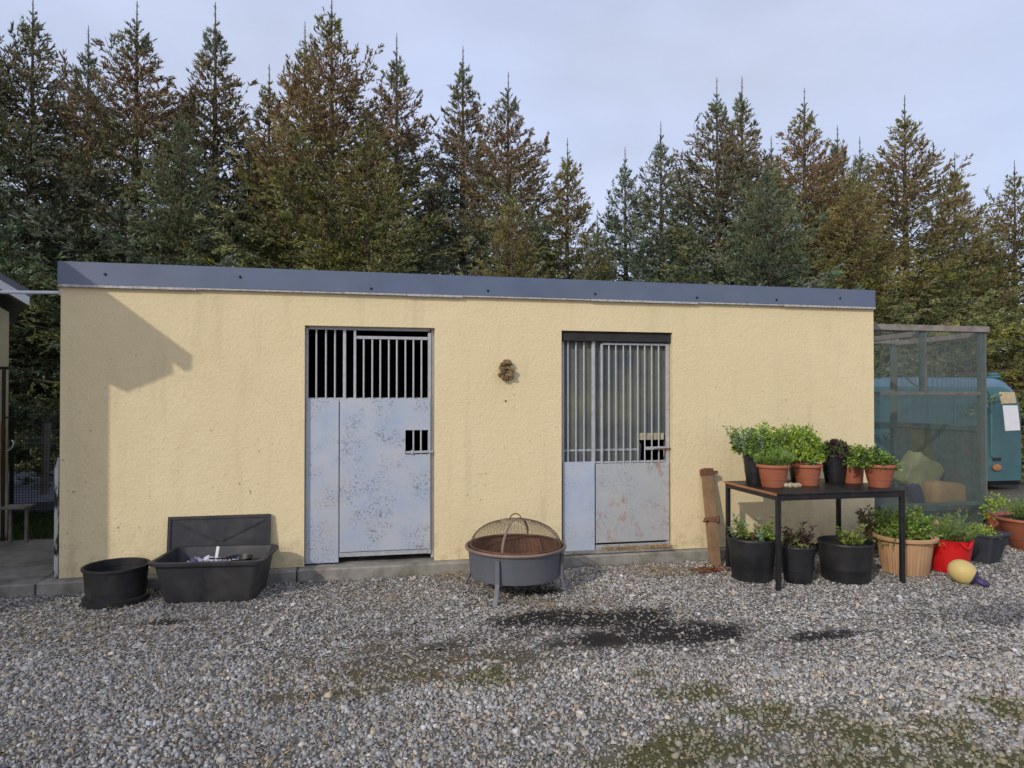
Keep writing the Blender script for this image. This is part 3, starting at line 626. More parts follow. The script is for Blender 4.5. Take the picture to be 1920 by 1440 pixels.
m.add([(-6.0, 3.6, .10), (-3.2, 3.6, .16), (-3.2, 5.2, .42), (-6.0, 5.2, .36), (-6.0, 3.6, .0), (-3.2, 3.6, .02), (-3.2, 5.2, .0), (-6.0, 5.2, .0)], [(0, 1, 2, 3), (0, 1, 5, 4), (1, 2, 6, 5), (2, 3, 7, 6), (3, 0, 4, 7)])
o = m.build('covered_heap', 'tarp'); tag(o, 'grey-blue sheeted heap lying behind the mesh fence', 'sheet')
rng = np.random.default_rng(21); n = 9000
P = np.stack([rng.uniform(-7, -2.65, n), rng.uniform(1.76, 3.55, n), np.full(n, -.06)], 1); D = np.stack([rng.normal(0, .35, n), rng.normal(0, .35, n), np.ones(n)], 1)
o = blade_obj('grass', [blades(P, D, rng.uniform(.05, .17, n), .012, np.array([0.07, 0.12, 0.025]) * rng.uniform(.6, 1.5, (n, 1)), rng, .15)], 'leaf'); tag(o, 'rough green grass behind the slab', 'grass', kind='stuff')
bq = on_z(32, 954, .28); bq = on_y(32, 950, 1.6)
bn = empty('low_bench', (bq.x, 1.6, 0), 'small grey plank bench on the slab near the shed', 'bench')
MB().box(wx(10, 1.6), wx(58, 1.6), 1.48, 1.72, bq.z - .012, bq.z + .012, .004, ).build('plank', 'greywood', bn)
for px in (22, 52): MB().box(wx(px, 1.6) - .012, wx(px, 1.6) + .012, 1.58, 1.61, -.001, bq.z - .012).build('leg', 'greywood', bn)
hq = on_y(24, 832, 1.9); hz_ = empty('hose_loop', hq, 'white looped hose hanging on the shed corner above the grass', 'hose')
MB().tube([hq + Vector((.065 * math.cos(t) - .02, -.02 - .01 * t, .05 * math.sin(t) * (1.4 if math.sin(t) < 0 else .8) + .02 * math.cos(t))) for t in np.linspace(2.2, 7.0, 18)], .008, 6).build('loop', 'pvc', hz_)

# ------------------------------------------------------------------ black tub and trough
def pot_profile(Rt, Rb, H, lip=.012, th=.006, band=0.0, soil=.04):
    p = [(0.0001, 0), (Rb * .96, 0), (Rb, .006)]
    if band: p += [(Rb + (Rt - Rb) * (1 - band / H) * .97, H - band), (Rt * 1.0 + lip * .9, H - band + .004), (Rt + lip, H - .008), (Rt + lip * .6, H)]
    else: p += [(Rb + (Rt - Rb) * .33, H * .33), (Rb + (Rt - Rb) * .34 + .003, H * .34), (Rb + (Rt - Rb) * .66, H * .66), (Rt, H - .022), (Rt + lip, H - .018), (Rt + lip, H - .004), (Rt + lip * .5, H)]
    p += [(Rt - th, H - .003), (Rt - th - (Rt - Rb) * soil / H, H - soil - .02)]
    return p
tq = on_z(218, 1126); tr = 0.235
tub = empty('round_tub', tq, 'low round black plastic tub standing in shade left of the trough', 'tub')
m = MB(); m.lathe(pot_profile(tr * .97, tr * .86, .285, .012), tq + Vector((0, 0, .0)), 40); m.lathe([(tr * .8, .03), (.0001, .03)], tq, 40); m.build('body', 'black', tub)
m = MB(); m.lathe([(tr * .87, 0), (tr * .98, .0), (tr * 1.0, .045), (tr * .965, .05), (tr * .88, .05)], tq - Vector((0, 0, .0)), 40); m.build('saucer_ring', 'black', tub)
# trough
tc_ = at_d(407, 1085, 5.46); tc_.z = G
rot = Matrix.Translation(Vector((tc_.x, tc_.y, G))) @ Matrix.Rotation(R(-5), 4, 'Z')
tg = empty('trough', (tc_.x, tc_.y, G), 'large rectangular charcoal plastic trough of odds and ends against the wall', 'trough')
def rrect(hx, hy, r, z, n=5):
    pts = []
    for cx, cy, a0 in ((hx - r, hy - r, 0), (-hx + r, hy - r, 90), (-hx + r, -hy + r, 180), (hx - r, -hy + r, 270)):
        for k in range(n): a = R(a0 + 90 * k / (n - 1)); pts.append(Vector((cx + r * math.cos(a), cy + r * math.sin(a), z)))
    return pts
rings = [rrect(.335, .20, .05, 0), rrect(.345, .21, .06, .012), rrect(.395, .268, .06, .305), rrect(.425, .298, .07, .307), rrect(.43, .303, .07, .33), rrect(.42, .293, .07, .338), rrect(.395, .268, .06, .335), rrect(.385, .258, .055, .31), rrect(.345, .205, .05, .03)]
m = MB(); vs_ = [rot @ v for r_ in rings for v in r_]; nn = len(rings[0])
m.add(vs_, [(k * nn + j, k * nn + (j + 1) % nn, (k + 1) * nn + (j + 1) % nn, (k + 1) * nn + j) for k in range(len(rings) - 1) for j in range(nn)] + [tuple(range(nn))[::-1], tuple((len(rings) - 1) * nn + j for j in range(nn))], True)
m.build('body', 'trough', tg)
def tw(x, y, z): return rot @ Vector((x, y, z))
cl = MB(); nx_, ny_ = 12, 8; rr_ = random.Random(9)
pts = [[tw(-.2 + .38 * i / nx_, -.17 + .26 * j / ny_, .265 + .04 * math.sin(i * 1.3 + j) * math.cos(j * 1.7) + rr_.uniform(0, .03)) for j in range(ny_ + 1)] for i in range(nx_ + 1)]
cl.add([p for r_ in pts for p in r_], [(i * (ny_ + 1) + j, (i + 1) * (ny_ + 1) + j, (i + 1) * (ny_ + 1) + j + 1, i * (ny_ + 1) + j + 1) for i in range(nx_) for j in range(ny_)], True)
clm = NT('mottled_purple_cloth'); clm.col(clm.mix(clm.ramp(clm.noise(9, 4), .42, .58), (0.10, 0.06, 0.16, 1), (0.55, 0.55, 0.66, 1))); clm.rough(.9)
co = cl.build('cloth', clm.m); tag(co, 'crumpled purple and white cloth inside the trough', 'cloth'); co.modifiers.new('thick', 'SOLIDIFY').thickness = .006
m = MB(); pc = tw(.19, -.06, .265); m.lathe([(.0001, 0), (.085, 0), (.10, .045), (.106, .05), (.10, .052), (.08, .008), (.0001, .006)], pc, 24); pan = empty('pan', pc, 'small dark pan with pale rim lying in the trough', 'pan'); m.build('bowl', 'steel', pan)
MB().bar(pc + Vector((-.10, -.01, .045)), pc + Vector((-.22, -.03, .055)), .02, .008).build('handle', 'steel', pan)
m = MB(); m.bar(tw(.0, -.06, .24), tw(.02, -.04, .40), .022, .006); o = m.build('white_stick', 'white'); tag(o, 'short white stick poking out of the trough', 'stick')
# contents under the cloth
MB().box(-.31, .33, -.19, .2, .03, .25, .03, mat=rot).build('sacking', 'trough', tg)
# lid leaning on wall
lx0, lx1 = wx(316, -.04), wx(508, -.04); lz = wz(410, 966, -.03)
lid = empty('leaning_panel', ((lx0 + lx1) / 2, -.06, 0), 'black ribbed rectangular plastic panel leaning on the wall behind the trough', 'panel')
lr = Matrix.Translation(Vector(((lx0 + lx1) / 2, -.075, 0.0))) @ Matrix.Rotation(R(-7), 4, 'X'); hw = (lx1 - lx0) / 2
m = MB(); m.box(-hw, hw, -.012, .008, 0.001, lz, .006, mat=lr)
for a in ((-hw, -hw + .025, 0.001, lz), (hw - .025, hw, 0.001, lz), (-hw + .026, hw - .026, lz - .025, lz)): m.box(a[0], a[1], -.022, -.0125, a[2], a[3], mat=lr)
m.build('panel', 'trough', lid)
for s in (-1, 1): MB().bar(lr @ Vector((s * (hw - .05), -.014, lz - .05)), lr @ Vector((s * .02, -.014, lz * .55)), .014, .010, up=Vector((0, 1, 0))).build('rib', 'trough', lid)

# ------------------------------------------------------------------ fire pit
fc = at_d(967, 1030, 5.6); fc.z = 0; FR = .41; fz = .27
pit = empty('fire_pit', (fc.x, fc.y, G), 'round grey fire pit with domed rusty mesh spark screen', 'fire pit')
def fp(x, y, z): return Vector((fc.x + x, fc.y + y, z))
m = MB(); m.lathe([(.05, .01), (.30, .015), (.37, .035), (.375, .05), (.395, .25), (.40, fz - .01), (.39, fz - .01), (.37, .10), (.30, .075), (.0001, .07)], fp(0, 0, 0), 48); m.build('bowl', 'pit', pit)
m = MB(); m.lathe([(.355, .12), (.28, .135), (.0001, .14)], fp(0, 0, 0), 32, fl=lambda a, k: .04 * math.sin(5 * a)); m.build('ash_bed', 'ash', pit)
m = MB(); m.lathe([(.388, fz - .006), (.366, .11), (.34, .10), (.33, .105), (.36, .115), (.38, fz - .008)], fp(0, 0, 0), 40); m.build('rusty_lining', 'rust', pit)
m = MB(); m.tube([fp(FR * math.cos(t), FR * math.sin(t), fz) for t in np.linspace(0, 2 * math.pi, 49)[:-1]], .013, 8, closed=True); m.build('rim', 'rim', pit)
dz_ = .205; DR = .375
def dome(t, a): return fp(DR * math.sin(t) * math.cos(a), DR * math.sin(t) * math.sin(a), fz + .012 + dz_ * (math.cos(t)))
m = MB()
for k in range(72):
    a = k * 2 * math.pi / 72; m.tube([dome(t, a) for t in np.linspace(.12 if k % 3 == 0 else .35, math.pi / 2, 9)], .0011, 3, cap=False)
for k in range(26):
    t = .08 + k * (math.pi / 2 - .08) / 25; m.tube([dome(t, a) for a in np.linspace(0, 2 * math.pi, 49)[:-1]], .0011, 3, closed=True)
o = m.build('mesh_screen', 'wire_rust', pit); o['kind'] = 'stuff'
m = MB(); m.tube([dome(math.pi / 2, a) for a in np.linspace(0, 2 * math.pi, 49)[:-1]], .009, 6, closed=True); m.build('screen_ring', 'rust', pit)
A0 = R(-118)
for k in range(2):
    a = A0 + k * math.pi / 2; pts = [dome(t, a) for t in np.linspace(-math.pi / 2, math.pi / 2, 19)]
    m = MB()
    d = Vector((-math.sin(a), math.cos(a), 0)) * .009
    vs_ = []; 
    for p in pts: vs_ += [p + d, p - d, p - d + Vector((0, 0, .004)), p + d + Vector((0, 0, .004))]
    m.add(vs_, [(i * 4 + j, i * 4 + (j + 1) % 4, i * 4 + 4 + (j + 1) % 4, i * 4 + 4 + j) for i in range(18) for j in range(4)]); m.build('strap', 'rim', pit)
top = dome(0, 0); m = MB(); m.tube([top + Vector((.048 * math.cos(t), .01, .048 * math.sin(t) - .004)) for t in np.linspace(0, math.pi, 13)], .005, 6); m.build('ring_handle', 'rust', pit)
legm = MB(); legm.v = []
for k in range(4):
    a = R(-122) + k * math.pi / 2; c, s = math.cos(a), math.sin(a)
    m = MB()
    w_ = Vector((-s, c, 0)) * .018; pr = [(.415, .235), (.41, .05), (.43, -.03), (.47, G - .005)]
    vs_ = []
    for r_, z in pr: vs_ += [fp(r_ * c, r_ * s, z) + w_, fp(r_ * c, r_ * s, z) - w_, fp((r_ - .014) * c, (r_ - .014) * s, z) - w_, fp((r_ - .014) * c, (r_ - .014) * s, z) + w_]
    m.add(vs_, [(i * 4 + j, i * 4 + (j + 1) % 4, i * 4 + 4 + (j + 1) % 4, i * 4 + 4 + j) for i in range(3) for j in range(4)] + [(0, 1, 2, 3), (12, 13, 14, 15)]); m.build('leg', 'pit', pit)

# ------------------------------------------------------------------ leaning hitch post
hb = on_z(1340, 1070, G); hb.y = -0.30; hb = on_y(1341, 1070, -.30); ht = on_y(1325, 885, -0.06)
hit = empty('drawbar', (hb.x, hb.y, G), 'rusty square steel drawbar with clamp leaning on the wall beside the table', 'drawbar')
hb.z = G
m = MB(); m.bar(hb, ht, .085, .075, up=Vector((0, 1, 0))); m.build('tube', 'hitch', hit)
ax = (ht - hb).normalized()
m = MB(); m.bar(ht - ax * .035, ht + ax * .03, .10, .095, up=Vector((0, 1, 0))); m.bar(ht + Vector((.03, -.02, -.01)), ht + Vector((.10, -.03, .0)), .035, .03); m.build('end_cap', 'rust', hit)
cp = hb.lerp(ht, .48); m = MB(); m.bar(cp - ax * .022, cp + ax * .022, .105, .095, up=Vector((0, 1, 0))); m.tube([cp + Vector((-.05, -.04, 0)), cp + Vector((-.11, -.06, .0))], .01, 6); m.tube([cp + Vector((.05, -.045, -.03)), cp + Vector((.05, -.045, .04))], .016, 6); m.build('clamp', 'rust', hit)
rng = np.random.default_rng(31); n = 160; q = on_z(1330, 1072); P = np.stack([q.x + rng.normal(0, .10, n), np.minimum(q.y + rng.normal(0, .05, n), -.14), np.full(n, G + .015)], 1)
o = blade_obj('rust_flakes', [blades(P, np.stack([rng.normal(size=n), rng.normal(size=n), rng.uniform(0, .3, n)], 1), rng.uniform(.02, .05, n), .022, np.array([0.24, 0.075, 0.025]) * rng.uniform(.5, 1.2, (n, 1)), rng, up=np.tile([[0, 0, 1.0]], (n, 1)) + rng.normal(0, .2, (n, 3)))], 'straw'); tag(o, 'flakes of orange rust around the foot of the drawbar', 'rust', kind='stuff')

# ------------------------------------------------------------------ table
TX0, TX1, TY0, TY1, TZ = 3.225, 4.44, -1.19, -.34, .705
tb = empty('table', ((TX0 + TX1) / 2, (TY0 + TY1) / 2, G), 'black steel framed table crowded with potted plants', 'table')
m = MB(); m.box(TX0 - .004, TX1 + .004, TY0 - .004, TY1 + .004, TZ - .016, TZ, .003); m.build('top', 'steel', tb)
MB().box(TX0 - .014, TX0 - .0045, TY0, TY1, TZ - .018, TZ + .001).build('board_edge', 'wood_edge', tb)
m = MB(); w_ = .036
for a in ((TX0 + .037, TX1 - .037, TY0, TY0 + w_), (TX0 + .037, TX1 - .037, TY1 - w_, TY1), (TX0, TX0 + w_, TY0 + .037, TY1 - .037), (TX1 - w_, TX1, TY0 + .037, TY1 - .037)): m.box(a[0], a[1], a[2], a[3], TZ - .06, TZ - .017, .003)
m.build('frame', 'steel', tb)
lgm = MB().box(0, w_, 0, w_, 0, TZ - .017 - G + .01, .003).mesh('leg', M['steel'])
for xx, yy in ((TX0, TY0), (TX1 - w_, TY0), (TX0, TY1 - w_), (TX1 - w_, TY1 - w_)): link('leg', lgm, tb, (xx, yy, G - .01))

# ------------------------------------------------------------------ plants
GREEN = {'bright': (0.25, 0.38, 0.06), 'mid': (0.17, 0.27, 0.06), 'dark': (0.075, 0.11, 0.045), 'olive': (0.23, 0.25, 0.08), 'purple': (0.095, 0.055, 0.055), 'lime': (0.37, 0.48, 0.07), 'rosemary': (0.17, 0.25, 0.085), 'blue': (0.25, 0.34, 0.22), 'brown': (0.17, 0.115, 0.06)}
def foliage(kind, c, Rr, H, seed, cols, n):
    rng = np.random.default_rng(seed); c = np.array(tuple(c)); cl_ = np.array([GREEN[k] for k in cols]); out = []
    def colr(m_): return cl_[rng.integers(0, len(cl_), m_)] * rng.uniform(.65, 1.35, (m_, 1))
    if kind == 'fine':          # rosemary-like upright shoots with needles
        for i in range(n):
            a = rng.uniform(0, 6.28); r_ = Rr * math.sqrt(rng.random()); b = c + np.array([.55 * r_ * math.cos(a), .55 * r_ * math.sin(a), 0]); d = np.array([math.cos(a) * r_ / Rr * .75 + rng.normal(0, .12), math.sin(a) * r_ / Rr * .75 + rng.normal(0, .12), 1.0]); d /= np.linalg.norm(d)
            L = H * rng.uniform(.55, 1.05) * (1 - .25 * (r_ / Rr) ** 2); k = int(L / .006); t = rng.uniform(.15, 1, k)[:, None]
            P = b + d * t * L; az = rng.uniform(0, 6.28, k); D = d * .8 + .75 * np.stack([np.cos(az), np.sin(az), rng.uniform(-.2, .4, k)], 1)
            cc_ = colr(1) * np.ones((k, 1)) * (.75 + .5 * t); out.append(blades(P, D, .03, .0055, cc_, rng))
    elif kind == 'bush':        # dome of small leaves
        m_ = n; th = np.arccos(rng.uniform(-.15, 1, m_)); ph = rng.uniform(0, 6.28, m_); rad = rng.uniform(.45, 1.0, m_) ** .6
        lump = 1 + .22 * np.sin(3 * ph + seed) * np.sin(2.3 * th + seed) + .15 * np.sin(7 * ph + 2 * seed)
        N = np.stack([np.sin(th) * np.cos(ph), np.sin(th) * np.sin(ph), np.cos(th)], 1); P = c + N * (rad * lump)[:, None] * np.array([Rr, Rr, H]); D = N * .6 + rng.normal(0, .55, (m_, 3)) + np.array([0, 0, .35])
        out.append(blades(P, D, rng.uniform(.025, .05, m_), rng.uniform(.014, .026, m_), colr(m_), rng, .15))
    elif kind == 'rosette':     # sedum-like tips
        for i in range(n):
            th = math.acos(rng.uniform(.0, 1)); ph = rng.uniform(0, 6.28); s_ = rng.uniform(.7, 1.05); N = np.array([math.sin(th) * math.cos(ph), math.sin(th) * math.sin(ph), math.cos(th)]); b = c + N * s_ * np.array([Rr, Rr, H])
            k = 11; az = rng.uniform(0, 6.28, k); e = rng.uniform(.1, 1.2, k); u = nrm(np.cross(N, [0.3, .5, .8])); v = np.cross(N, u); D = np.cos(az)[:, None] * u + np.sin(az)[:, None] * v + e[:, None] * N
            out.append(blades(np.repeat(b[None], k, 0) - N * rng.uniform(0, .03, (k, 1)), D, rng.uniform(.022, .036, k), .015, colr(1) * np.ones((k, 1)) * rng.uniform(.7, 1.3, (k, 1)), rng))
    elif kind == 'stems':       # a few upright leafy stems
        for i in range(n):
            a = rng.uniform(0, 6.28); r_ = Rr * math.sqrt(rng.random()) * .8; b = c + np.array([r_ * math.cos(a), r_ * math.sin(a), 0]); d = np.array([math.cos(a) * .35 + rng.normal(0, .12), math.sin(a) * .35 + rng.normal(0, .12), 1.]); d /= np.linalg.norm(d); L = H * rng.uniform(.5, 1.05)
            k = int(L / .008) + 4; t = rng.uniform(.1, 1, k)[:, None]; az = rng.uniform(0, 6.28, k); D = d * .5 + np.stack([np.cos(az), np.sin(az), rng.uniform(-.1, .7, k)], 1)
            out.append(blades(b + d * t * L, D, rng.uniform(.03, .06, k), rng.uniform(.012, .02, k), colr(1) * np.ones((k, 1)) * rng.uniform(.7, 1.3, (k, 1)), rng, .1))
            out.append(blades(np.repeat(b[None], 2, 0), np.repeat(d[None], 2, 0), L, .006, np.tile([[.12, .12, .05]], (2, 1)), rng))
    return out
def potted(name, label, base, Rt, Rb, H, style, fol, group=None, drop=.03, flute=False, soil=.03):
    base = Vector(base); root = empty(name, base, label, 'potted plant', group); mat = {'black': 'black', 'terra': 'terra', 'tan': 'tan'}[style]
    m = MB(); n = 48 if not flute else 216
    if style == 'black': prof = pot_profile(Rt, Rb, H, .006)
    elif style == 'terra': prof = pot_profile(Rt - .012, Rb, H, .014, band=.03)
    else: prof = pot_profile(Rt - .03, Rb, H, .035, band=.035)
    fl = (lambda a, k: 0.008 * (1 if math.sin(54 * a) > 0 else -1) if 2 <= k <= 3 else 0) if flute else None
    m.lathe(prof, base, n, fl); p_ = m.build('pot', mat, root)
    if style == 'terra':
        mb = MB(); zz = H * .36; rr = Rb + (Rt - .012 - Rb) * .38; mb.tube([base + Vector((rr * math.cos(t) * 1.005, rr * math.sin(t) * 1.005, zz)) for t in np.linspace(0, 2 * math.pi, 41)[:-1]], .0025, 5, closed=True); mb.build('groove_ring', mat, p_)
    ms = MB(); zs = H - soil; rs = Rb + (Rt - .012 - Rb) * (zs / H) - .004; ms.lathe([(rs, 0), (rs * .6, .006), (.0001, .010)], base + Vector((0, 0, zs)), 24, lambda a, k: .0); ms.build('soil', 'soil', root)
    parts = []
    for f in fol:
        kind, Rr, Hh, seed, cols, n_ = f[:6]; off = f[6] if len(f) > 6 else (0, 0, 0)
        parts += foliage(kind, base + Vector((off[0], off[1], H - soil - .005 + off[2])), Rr, Hh, seed, cols, n_)
    if parts: blade_obj_local('foliage', parts, root)
    return root
def blade_obj_local(name, parts, root):
    og = np.array(tuple(ORG[root.name])); parts = [(p[0] - og, p[1], p[2]) for p in parts]; return blade_obj(name, parts, 'leaf', root)
def tpos(px, py): q = on_z(px, py, TZ); return Vector((min(max(q.x, TX0 + .1), TX1 - .02), q.y, TZ))
GT = 'plants on the table'
potted('potted_plant', 'tall black pot with loose upright green shoots at the back left of the table', (3.40, -.56, TZ), .105, .075, .30, 'black', [('stems', .20, .27, 1, ['mid', 'bright', 'blue'], 55), ('stems', .04, .38, 2, ['lime'], 3, (.15, 0, 0)), ('bush', .20, .17, 3, ['mid', 'bright'], 900, (.02, 0, .04))], GT)
potted('potted_plant', 'terracotta pot of dense fine-needled green herb at the left of the table', tpos(1450, 912), .145, .10, .20, 'terra', [('fine', .20, .19, 4, ['rosemary', 'mid', 'bright'], 300)], GT)
potted('potted_plant', 'terracotta pot with small pale succulents in front of the black pots', tpos(1514, 909), .13, .095, .19, 'terra', [('rosette', .07, .05, 5, ['olive', 'blue'], 22, (.04, 0, 0))], GT)
potted('potted_plant', 'black pot of bright green leafy plant at the back middle of the table', (3.93, -.50, TZ), .135, .10, .30, 'black', [('bush', .25, .21, 6, ['bright', 'lime', 'mid'], 2200, (-.06, 0, .03)), ('bush', .12, .10, 36, ['bright', 'lime'], 500, (-.08, -.18, -.04))], GT)
potted('potted_plant', 'tall black pot of dark purple succulent rosettes mid table', tpos(1566, 904), .125, .088, .26, 'black', [('rosette', .16, .17, 7, ['purple', 'purple', 'dark'], 170), ('bush', .10, .12, 8, ['dark', 'mid'], 260, (.10, .08, .02))], GT)
potted('potted_plant', 'terracotta pot with small-leaved green plant behind its neighbour at the right', (4.34, -.66, TZ), .115, .09, .20, 'terra', [('bush', .17, .15, 9, ['mid', 'olive', 'bright'], 1000, (-.02, 0, .02))], GT)
potted('potted_plant', 'terracotta pot with leafy green plant at the right end of the table', (4.37, -.97, TZ), .145, .085, .205, 'terra', [('bush', .16, .14, 10, ['mid', 'bright', 'dark'], 1100, (-.05, .02, .02)), ('stems', .09, .12, 11, ['bright'], 10)], GT)
m = MB(); q = tpos(1484, 914); rr_ = random.Random(5)
for k in range(5):
    c = q + Vector((-.05 + .028 * k, rr_.uniform(-.015, .015), .018)); m.lathe([(.0001, -.018), (.022, -.014), (.028, .0), (.018, .018), (.0001, .024)], c, 7, lambda a, kk: rr_.uniform(-.2, .2))
o = m.build('stone', 'stone'); tag(o, 'pale lumpy stone on the table front edge between terracotta pots', 'stone')
GF = 'pots standing under the table'
potted('potted_plant', 'large black pot with pale green shoots under the left end of the table', on_z(1410, 1085), .205, .17, .37, 'black', [('stems', .17, .20, 12, ['mid', 'blue', 'olive', 'bright'], 20), ('bush', .08, .10, 13, ['bright', 'mid'], 120, (.10, -.08, 0)), ('stems', .12, .08, 14, ['olive', 'brown'], 14)], GF, soil=.03)
potted('potted_plant', 'narrow black pot with dark bronze-tipped sprigs under the table', on_z(1496, 1090), .145, .115, .32, 'black', [('rosette', .14, .15, 15, ['dark', 'olive', 'purple'], 85), ('stems', .12, .20, 16, ['dark', 'purple'], 14)], GF)
potted('potted_plant', 'wide black pot with a single strappy green plant under the table', on_z(1586, 1086), .225, .195, .34, 'black', [('stems', .06, .20, 17, ['bright', 'olive'], 9, (.03, 0, 0)), ('fine', .10, .14, 18, ['lime', 'bright'], 14, (.05, -.02, 0))], GF, soil=.045)
# right group on gravel
potted('potted_plant', 'large fluted tan planter with green bush right of the table', on_z(1697, 1072), .265, .19, .34, 'tan', [('bush', .25, .26, 19, ['mid', 'bright', 'olive'], 1300), ('stems', .2, .26, 20, ['mid', 'bright'], 24), ('stems', .05, .3, 29, ['dark', 'brown'], 8, (-.22, .15, -.05))], flute=True)
rb = on_z(1781, 1070); rt = empty('potted_plant', rb, 'bright red flexible tub with upright green rosemary beside the tan planter', 'potted plant')
m = MB(); m.lathe([(.0001, 0), (.135, 0), (.145, .01), (.15, .10), (.165, .2), (.185, .30), (.19, .305), (.18, .30), (.16, .22), (.0001, .22)], rb, 48, lambda a, k: (.03 * math.sin(3 * a + k) + .02 * math.sin(7 * a)) if k > 2 else 0); tb_ = m.build('tub', 'red', rt)
MB().tube([rb + Vector((-.06 + .12 * t, -.175 - .02 * math.sin(t * 3.14), .30 - .055 * math.sin(t * 3.14))) for t in np.linspace(0, 1, 9)], .010, 6).build('handle', 'red', tb_)
blade_obj_local('foliage', foliage('fine', rb + Vector((0.02, 0, .22)), .20, .34, 22, ['rosemary', 'mid', 'olive'], 120) + foliage('stems', rb + Vector((0, 0, .22)), .15, .14, 23, ['dark', 'brown'], 26), rt)
sb = on_z(1843, 1053); st_ = empty('potted_plant', sb, 'square tapered slate-grey planter with low yellow-green plant beside the red tub', 'potted plant')
m = MB()
rgs = [rrect(.10, .10, .015, 0, 3), rrect(.165, .165, .02, .27, 3), rrect(.18, .18, .02, .272, 3), rrect(.18, .18, .02, .29, 3), rrect(.155, .155, .02, .29, 3), rrect(.15, .15, .02, .25, 3)]
nn = len(rgs[0]); rz = Matrix.Translation(sb) @ Matrix.Rotation(R(18), 4, 'Z')
m.add([rz @ v for r_ in rgs for v in r_], [(k * nn + j, k * nn + (j + 1) % nn, (k + 1) * nn + (j + 1) % nn, (k + 1) * nn + j) for k in range(5) for j in range(nn)] + [tuple(range(nn))[::-1], tuple(5 * nn + j for j in range(nn))]); m.build('planter', 'slate', st_)
for k in range(7):
    xx = -.09 + .03 * k; MB().bar(rz @ Vector((xx * .8, -.106, .02)), rz @ Vector((xx * 1.35, -.1665, .262)), .006, .006).build('rib', 'slate', st_)
blade_obj_local('foliage', foliage('bush', sb + Vector((-.02, 0, .25)), .14, .10, 24, ['lime', 'olive', 'bright'], 320), st_)
# buoy
bc = on_z(1805, 1094, G) ; bR = .10; bo = empty('buoy', (bc.x, bc.y, G), 'yellow buoy with purple eyelet lying on the gravel before the red tub', 'buoy')
axb = Vector((.62, -.62, -.42)).normalized(); bcen = Vector((bc.x, bc.y, G + bR)); qm = Matrix.Translation(bcen) @ axb.to_track_quat('Z', 'Y').to_matrix().to_4x4()
m = MB(); prof = [(max(.0001, bR * math.sin(t) * (1 if t < 1.57 else 1.0)), -bR * 1.15 * math.cos(t)) for t in np.linspace(0, 2.35, 16)]
m.lathe(prof, (0, 0, 0), 28); m.v = [qm @ v for v in m.v]; m.build('body', 'yellow', bo)
m = MB(); m.lathe([(bR * math.sin(2.32) * 1.02, -bR * 1.15 * math.cos(2.32)), (bR * .56, bR * .98), (bR * .40, bR * 1.10), (.0001, bR * 1.12)], (0, 0, 0), 24); m.v = [qm @ v for v in m.v]; pcap = m.build('end_cap', 'purple', bo)
m = MB(); m.tube([Vector((.052 * math.cos(t), .02 * 0, bR * 1.12 + .035 + .045 * math.sin(t))) for t in np.linspace(0, 2 * math.pi, 19)[:-1]], .019, 8, closed=True); m.v = [qm @ v for v in m.v]; m.build('eyelet', 'purple', bo)
potted('potted_plant', 'small terracotta pot with bright yellow-green leaves behind the aviary corner', on_z(1874, 1004), .15, .115, .24, 'terra', [('bush', .17, .24, 25, ['lime', 'bright'], 500, (-.02, 0, .02))])
potted('potted_plant', 'big wide terracotta bowl with feathery green plant at the right edge', on_z(1935, 1030), .34, .17, .34, 'terra', [('fine', .26, .26, 26, ['rosemary', 'mid'], 110), ('bush', .2, .12, 27, ['mid', 'brown'], 260)])
q = at_d(1750, 985, 6.7); co_ = empty('clay_ornament', q, 'small pinkish clay jug lying among plants above the red tub', 'ornament')
q.z = wz(1750, 985, q.y); 
m = MB(); m.lathe([(.0001, -.05), (.035, -.045), (.045, 0), (.03, .04), (.036, .055), (.028, .055), (.02, .03), (.0001, .0)], (0, 0, 0), 16); mt_ = Matrix.Translation(q) @ Matrix.Rotation(R(60), 4, 'Y'); m.v = [mt_ @ v for v in m.v]; m.build('jug', 'tan', co_)
m = MB(); m.tube([(q.x, q.y + .01, G), (q.x, q.y + .01, q.z - .03)], .008, 6); m.build('cane', 'stem', co_)
sp = on_z(1636, 1035); sp.y = -.22; shb = empty('shrub', (5.0, -.25, G), 'dark straggly shrub at the building corner behind the tan planter', 'shrub')
blade_obj_local('foliage', foliage('stems', Vector((5.02, -.28, G)), .16, .55, 28, ['dark', 'brown', 'mid'], 26), shb)
m = MB(); rr_ = random.Random(2)
for k in range(7): m.tube([(5.02, -.28, G), (5.02 + rr_.uniform(-.15, .15), -.28 + rr_.uniform(-.1, .1), G + .45)], [.008, .003], 5)
m.build('stem', 'bark', shb)

# ------------------------------------------------------------------ aviary
AY = .45; ax0, ax1 = XR + .03, wx(1850, AY); atop = wz(1850, 616, AY); AB = 1.8
av = empty('aviary', ((ax0 + ax1) / 2, AY, G), 'weathered green timber aviary with wire mesh sides at the building end', 'aviary')
def post(x0, x1, y0, y1, z0, z1, mat='greenpaint', nm='post'): return MB().box(x0, x1, y0, y1, z0, z1, .004).build(nm, mat, av)
amid = wz(1750, 738, AY); alow = wz(1750, 947, AY)
post(ax1 - .075, ax1 - .022, AY, AY + .06, G, atop - .05); post(ax1 - .02, ax1, AY - .004, AY + .05, G, atop - .05, 'greywood')
post(ax0, ax0 + .05, AY, AY + .05, G, atop - .05)
mx_ = wx(1733, AY); post(mx_ - .03, mx_ + .012, AY, AY + .05, amid + .025, atop - .055); post(mx_ + .013, mx_ + .045, AY + .002, AY + .05, amid + .025, atop - .055, 'greywood')
post(ax0, ax1 + .02, AY - .03, AY + .03, atop - .048, atop + .02, 'greywood', 'rail'); post(ax0 + .051, ax1 - .077, AY - .006, AY + .045, amid - .022, amid + .022, 'greywood', 'rail')
